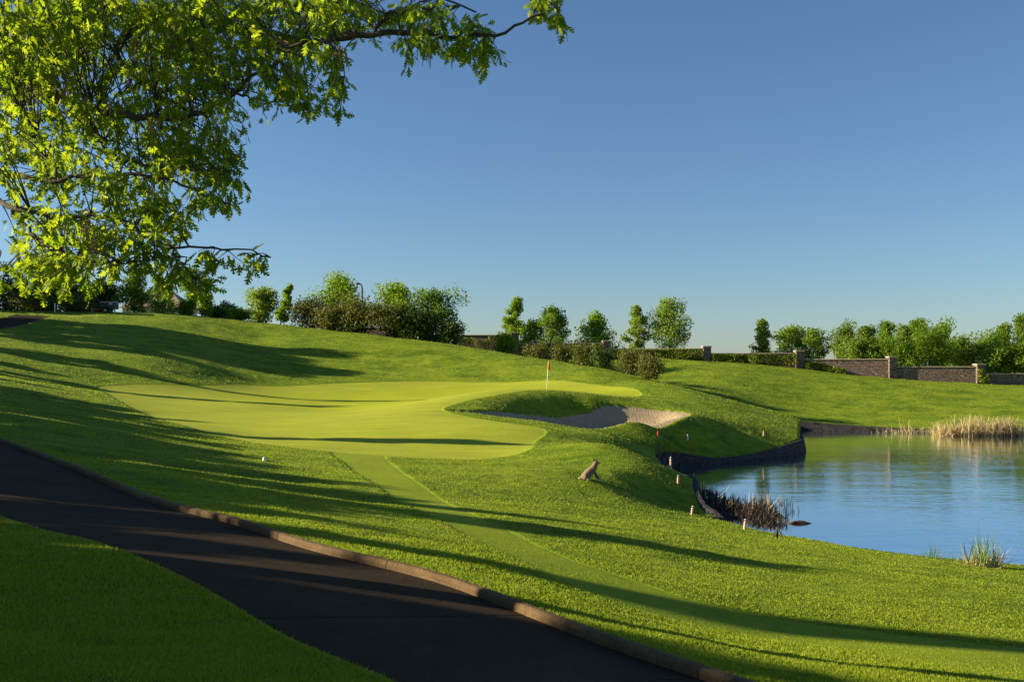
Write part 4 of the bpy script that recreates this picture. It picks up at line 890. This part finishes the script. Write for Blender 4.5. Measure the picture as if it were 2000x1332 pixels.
x, y = wpt(1560, 1022); m = MB(); m.tube([(-.32, .02, .0), (-.15, 0, .03), (.05, .03, .035), (.22, -.02, .02), (.40, .0, .0)], [.02, .05, .065, .04, .01], 8)
m.tube([(-.28, -.1, .0), (-.12, .0, .04), (.02, .08, .01)], [.015, .025, .01], 6); m.tube([(.05, .03, .03), (.18, .12, .05), (.3, .16, .02)], [.03, .02, .008], 6)
tag(m.build('driftwood', M['rot'], None, True, (x, y, 0)), 'brown rotting driftwood floating flat beside the dead reeds', 'driftwood')
# near green reeds at right
p = gp(1925, 22.9); clump(p.x, p.y+.1, .42, .4, 'large green reed clump with a straw-coloured base at the near shore, far right', [('straw_base', 'reed_tan', 220, .14, .5, .016, dict(lean=.6, brk=.2)), ('green_blades', 'reed_green', 95, .35, .85, .011, dict(lean=.22)), ('tall_blades', 'reed_green', 12, .8, 1.15, .009, dict(lean=.3)), ('dry_stalks', 'reed_tan', 12, .4, .85, .011, dict(lean=.5))], 41, None, p.z-.05)
p = gp(1822, 23.9); clump(p.x, p.y, .3, .3, 'small sparse green reed tuft at the near shore, left of the large green clump', [('green_blades', 'reed_green', 46, .15, .5, .009, dict(lean=.35)), ('pale_stems', 'reed_tan', 4, .4, .62, .008, dict(lean=.5))], 42, None, p.z-.05)
p = gp(1872, 23.5); clump(p.x, p.y+.1, .35, .2, 'low arching reed blades between the two green reed clumps', [('green_blades', 'reed_green', 22, .12, .38, .009, dict(lean=.8))], 43, None, p.z-.05)

# ------------------------------------------------------------------ far left: trailer, fences, brick wall, lamp, house
M['trailer'] = simple('trailer_paint', (.018, .018, .03), .35, .2, 6, .5); M['alu'] = simple('aluminium', (.5, .5, .52), .35, .1, 6, .5, .8)
M['tyre'] = simple('tyre', (.02, .02, .02), .8, .2, 10); M['brick'] = mat_stone('brick', (.40, .16, .08), (.55, .25, .13), 4.0, (.35, .27, .2))
def trailer():
    p = gp(213, 97.5); u = 29/F*97.5; r = empty('utility_trailer', p, 'small dark utility trailer parked under the shrubs at far left', 'trailer')
    m = MB(); m.box((.05, 0, .68), (u, 1.0, .62), 0, .05); b = m.build('box_body', M['trailer'], r)
    m = MB(); m.box((.05, 0, 1.025), (u+.06, 1.06, .07), 0, .02); m.build('lid_rail', M['alu'], r)
    m = MB(); m.box((.35, -.512, .86), (.35, .02, .09), 0, .005); m.build('sticker', M['white'], b)
    for sy in (-1, 1):
        m = MB(); c = Vector((-.12, .6*sy, .24)); m.lathe([(.15, -.07), (.23, -.07), (.245, -.03), (.245, .03), (.23, .07), (.15, .07)], c, Vector((0, 1, 0)), 20); w = m.build('wheel', M['tyre'], r, True)
        m = MB(); m.lathe([(.03, -.075), (.12, -.06), (.15, -.075), (.15, .075), (.12, .06), (.03, .075)], c, Vector((0, 1, 0)), 16); m.build('rim', M['white'], w, True)
        m = MB(); V = []
        for i in range(9):
            a = PI*i/8; V += [(-.12+.31*math.cos(a), .5*sy, .24+.31*math.sin(a)), (-.12+.31*math.cos(a), .72*sy, .24+.31*math.sin(a))]
        V2 = [(x*1.0, y, z+.025) for x, y, z in V]; m.add(V+V2, [(2*i, 2*i+1, 2*i+3, 2*i+2) for i in range(8)]+[(18+2*i, 18+2*i+2, 18+2*i+3, 18+2*i+1) for i in range(8)]); m.build('mudguard', M['trailer'], r)
    m = MB(); m.tube([(-u/2, 0, .36), (-u/2-.9, 0, .34), (-u/2-1.15, 0, .36)], [.045, .04, .03], 8); t = m.build('tow_bar', M['redpaint'], r)
    m = MB(); m.tube([(-u/2-.95, 0, -.02), (-u/2-.95, 0, .5)], .025, 7); m.build('jockey_stand', M['alu'], t)
trailer()
def fence(px0, px1, d, top, hgt, label, post_every=2.2, gap=.14):
    a = gp(px0, d); b = gp(px1, d); z1 = EYE-(top-HOR)/F*d; z0 = z1-hgt; L = b.x-a.x
    r = empty('metal_fence', (a.x, d, z0), label, 'fence', 'black metal fences'); n = max(2, int(round(L/post_every)))
    for i in range(n+1):
        m = MB(); zb = min(-.1, gz(a.x+L*i/n, d)-z0-.1); m.box((L*i/n, 0, (hgt+.08+zb)/2), (.07, .07, hgt+.08-zb), 0, .01); m.build('post', M['darkmetal'], r)
    for i in range(n):
        m = MB(); x0 = L*i/n+.037; x1 = L*(i+1)/n-.037
        for z in (.12, hgt-.05): m.box(((x0+x1)/2, 0, z), (x1-x0, .03, .035))
        k_ = int((x1-x0)/gap)
        for j in range(1, k_): m.box((x0+(x1-x0)*j/k_, 0, hgt/2+.03), (.02, .02, hgt-.13))
        m.build('fence_panel', M['darkmetal'], r)
fence(-30, 82, 116, 511, 1.9, 'black metal fence against the sky at the far left edge')
fence(278, 352, 104.5, 590, 1.15, 'low black picket fence in front of the pale loose small tree', 1.4)
def brickwall():
    a = gp(128, 113); b = gp(206, 113); z1 = EYE-(552-HOR)/F*113; L = b.x-a.x; z0 = min(a.z, b.z)-.3
    r = empty('brick_wall', (a.x, 113, z0), 'orange brick wall ending in a capped pillar, half hidden by dark shrubs', 'wall'); h = z1-z0
    m = MB(); m.box((L/2-.45, 0, (h-.35)/2), (L-.9, .3, h-.35)); w = m.build('wall', M['brick'], r); m = MB(); m.box((L/2-.45, 0, h-.31), (L-.9, .4, .075), 0, .015); m.build('coping', M['coping'], w)
    m = MB(); m.box((L-.42, 0, h/2), (.82, .82, h), 0, .02); pl = m.build('pillar', M['brick'], r); m = MB(); m.box((L-.42, 0, h+.07), (1.0, 1.0, .135), 0, .03); m.build('cap', M['coping'], pl)
brickwall()
fence(208, 240, 114, 560, 1.3, 'short run of black fence right of the brick pillar', 1.8)
def lamp():
    d = 118; p = gp(707.5, d); zt = EYE-(553-HOR)/F*d; h = zt-p.z; r = empty('street_lamp', p, 'slim dark street lamp with a curved arm on the skyline', 'street lamp')
    m = MB(); m.box((0, 0, .15), (.3, .3, .3), 0, .03); m.build('base', M['darkmetal'], r)
    m = MB(); m.tube([(0, 0, .2), (0, 0, h-.65)], [.12, .09], 10); m.tube([(0, 0, h-.67), (-.03, 0, h-.4), (-.16, 0, h-.15), (-.35, 0, h-.03), (-.5, 0, h-.02)], [.085, .075, .065, .06, .055], 8); m.build('pole', M['darkmetal'], r, True)
    m = MB(); m.lathe([(.06, .09), (.22, .02), (.26, -.12), (.22, -.14)], (-.52, 0, h-.04), n=14); m.build('lamp_head', M['darkmetal'], r, True)
lamp()
def house():
    d = 150; p = gp(300, d); r = empty('house', p, 'tan roof of a house showing behind the trees at far left', 'house'); zt = EYE-(563-HOR)/F*d-p.z
    M['roof'] = simple('roof_tile', (.36, .27, .18), .85, .2, 5, .15, 0, .4); M['stucco'] = simple('stucco', (.5, .42, .32), .9, .1, 6)
    m = MB(); m.box((0, 3, zt*.35-.5), (9, 7, zt*.7+1)); w = m.build('wall', M['stucco'], r)
    z = zt*.7; m = MB(); m.add([(-5, -1, z), (5, -1, z), (5, 7, z), (-5, 7, z), (-1.5, 3, zt), (1.5, 3, zt)], [(0, 1, 5, 4), (1, 2, 5), (2, 3, 4, 5), (3, 0, 4), (3, 2, 1, 0)]); m.build('roof', M['roof'], r)
    for sx in (-2, 2):
        m = MB(); m.box((sx, -.53, z*.6), (1.3, .08, 1.2), 0, .01); f = m.build('window', M['white'], r); m = MB(); m.box((sx, -.58, z*.6), (1.1, .03, 1.0)); m.build('pane', M['darkmetal'], f)
house()
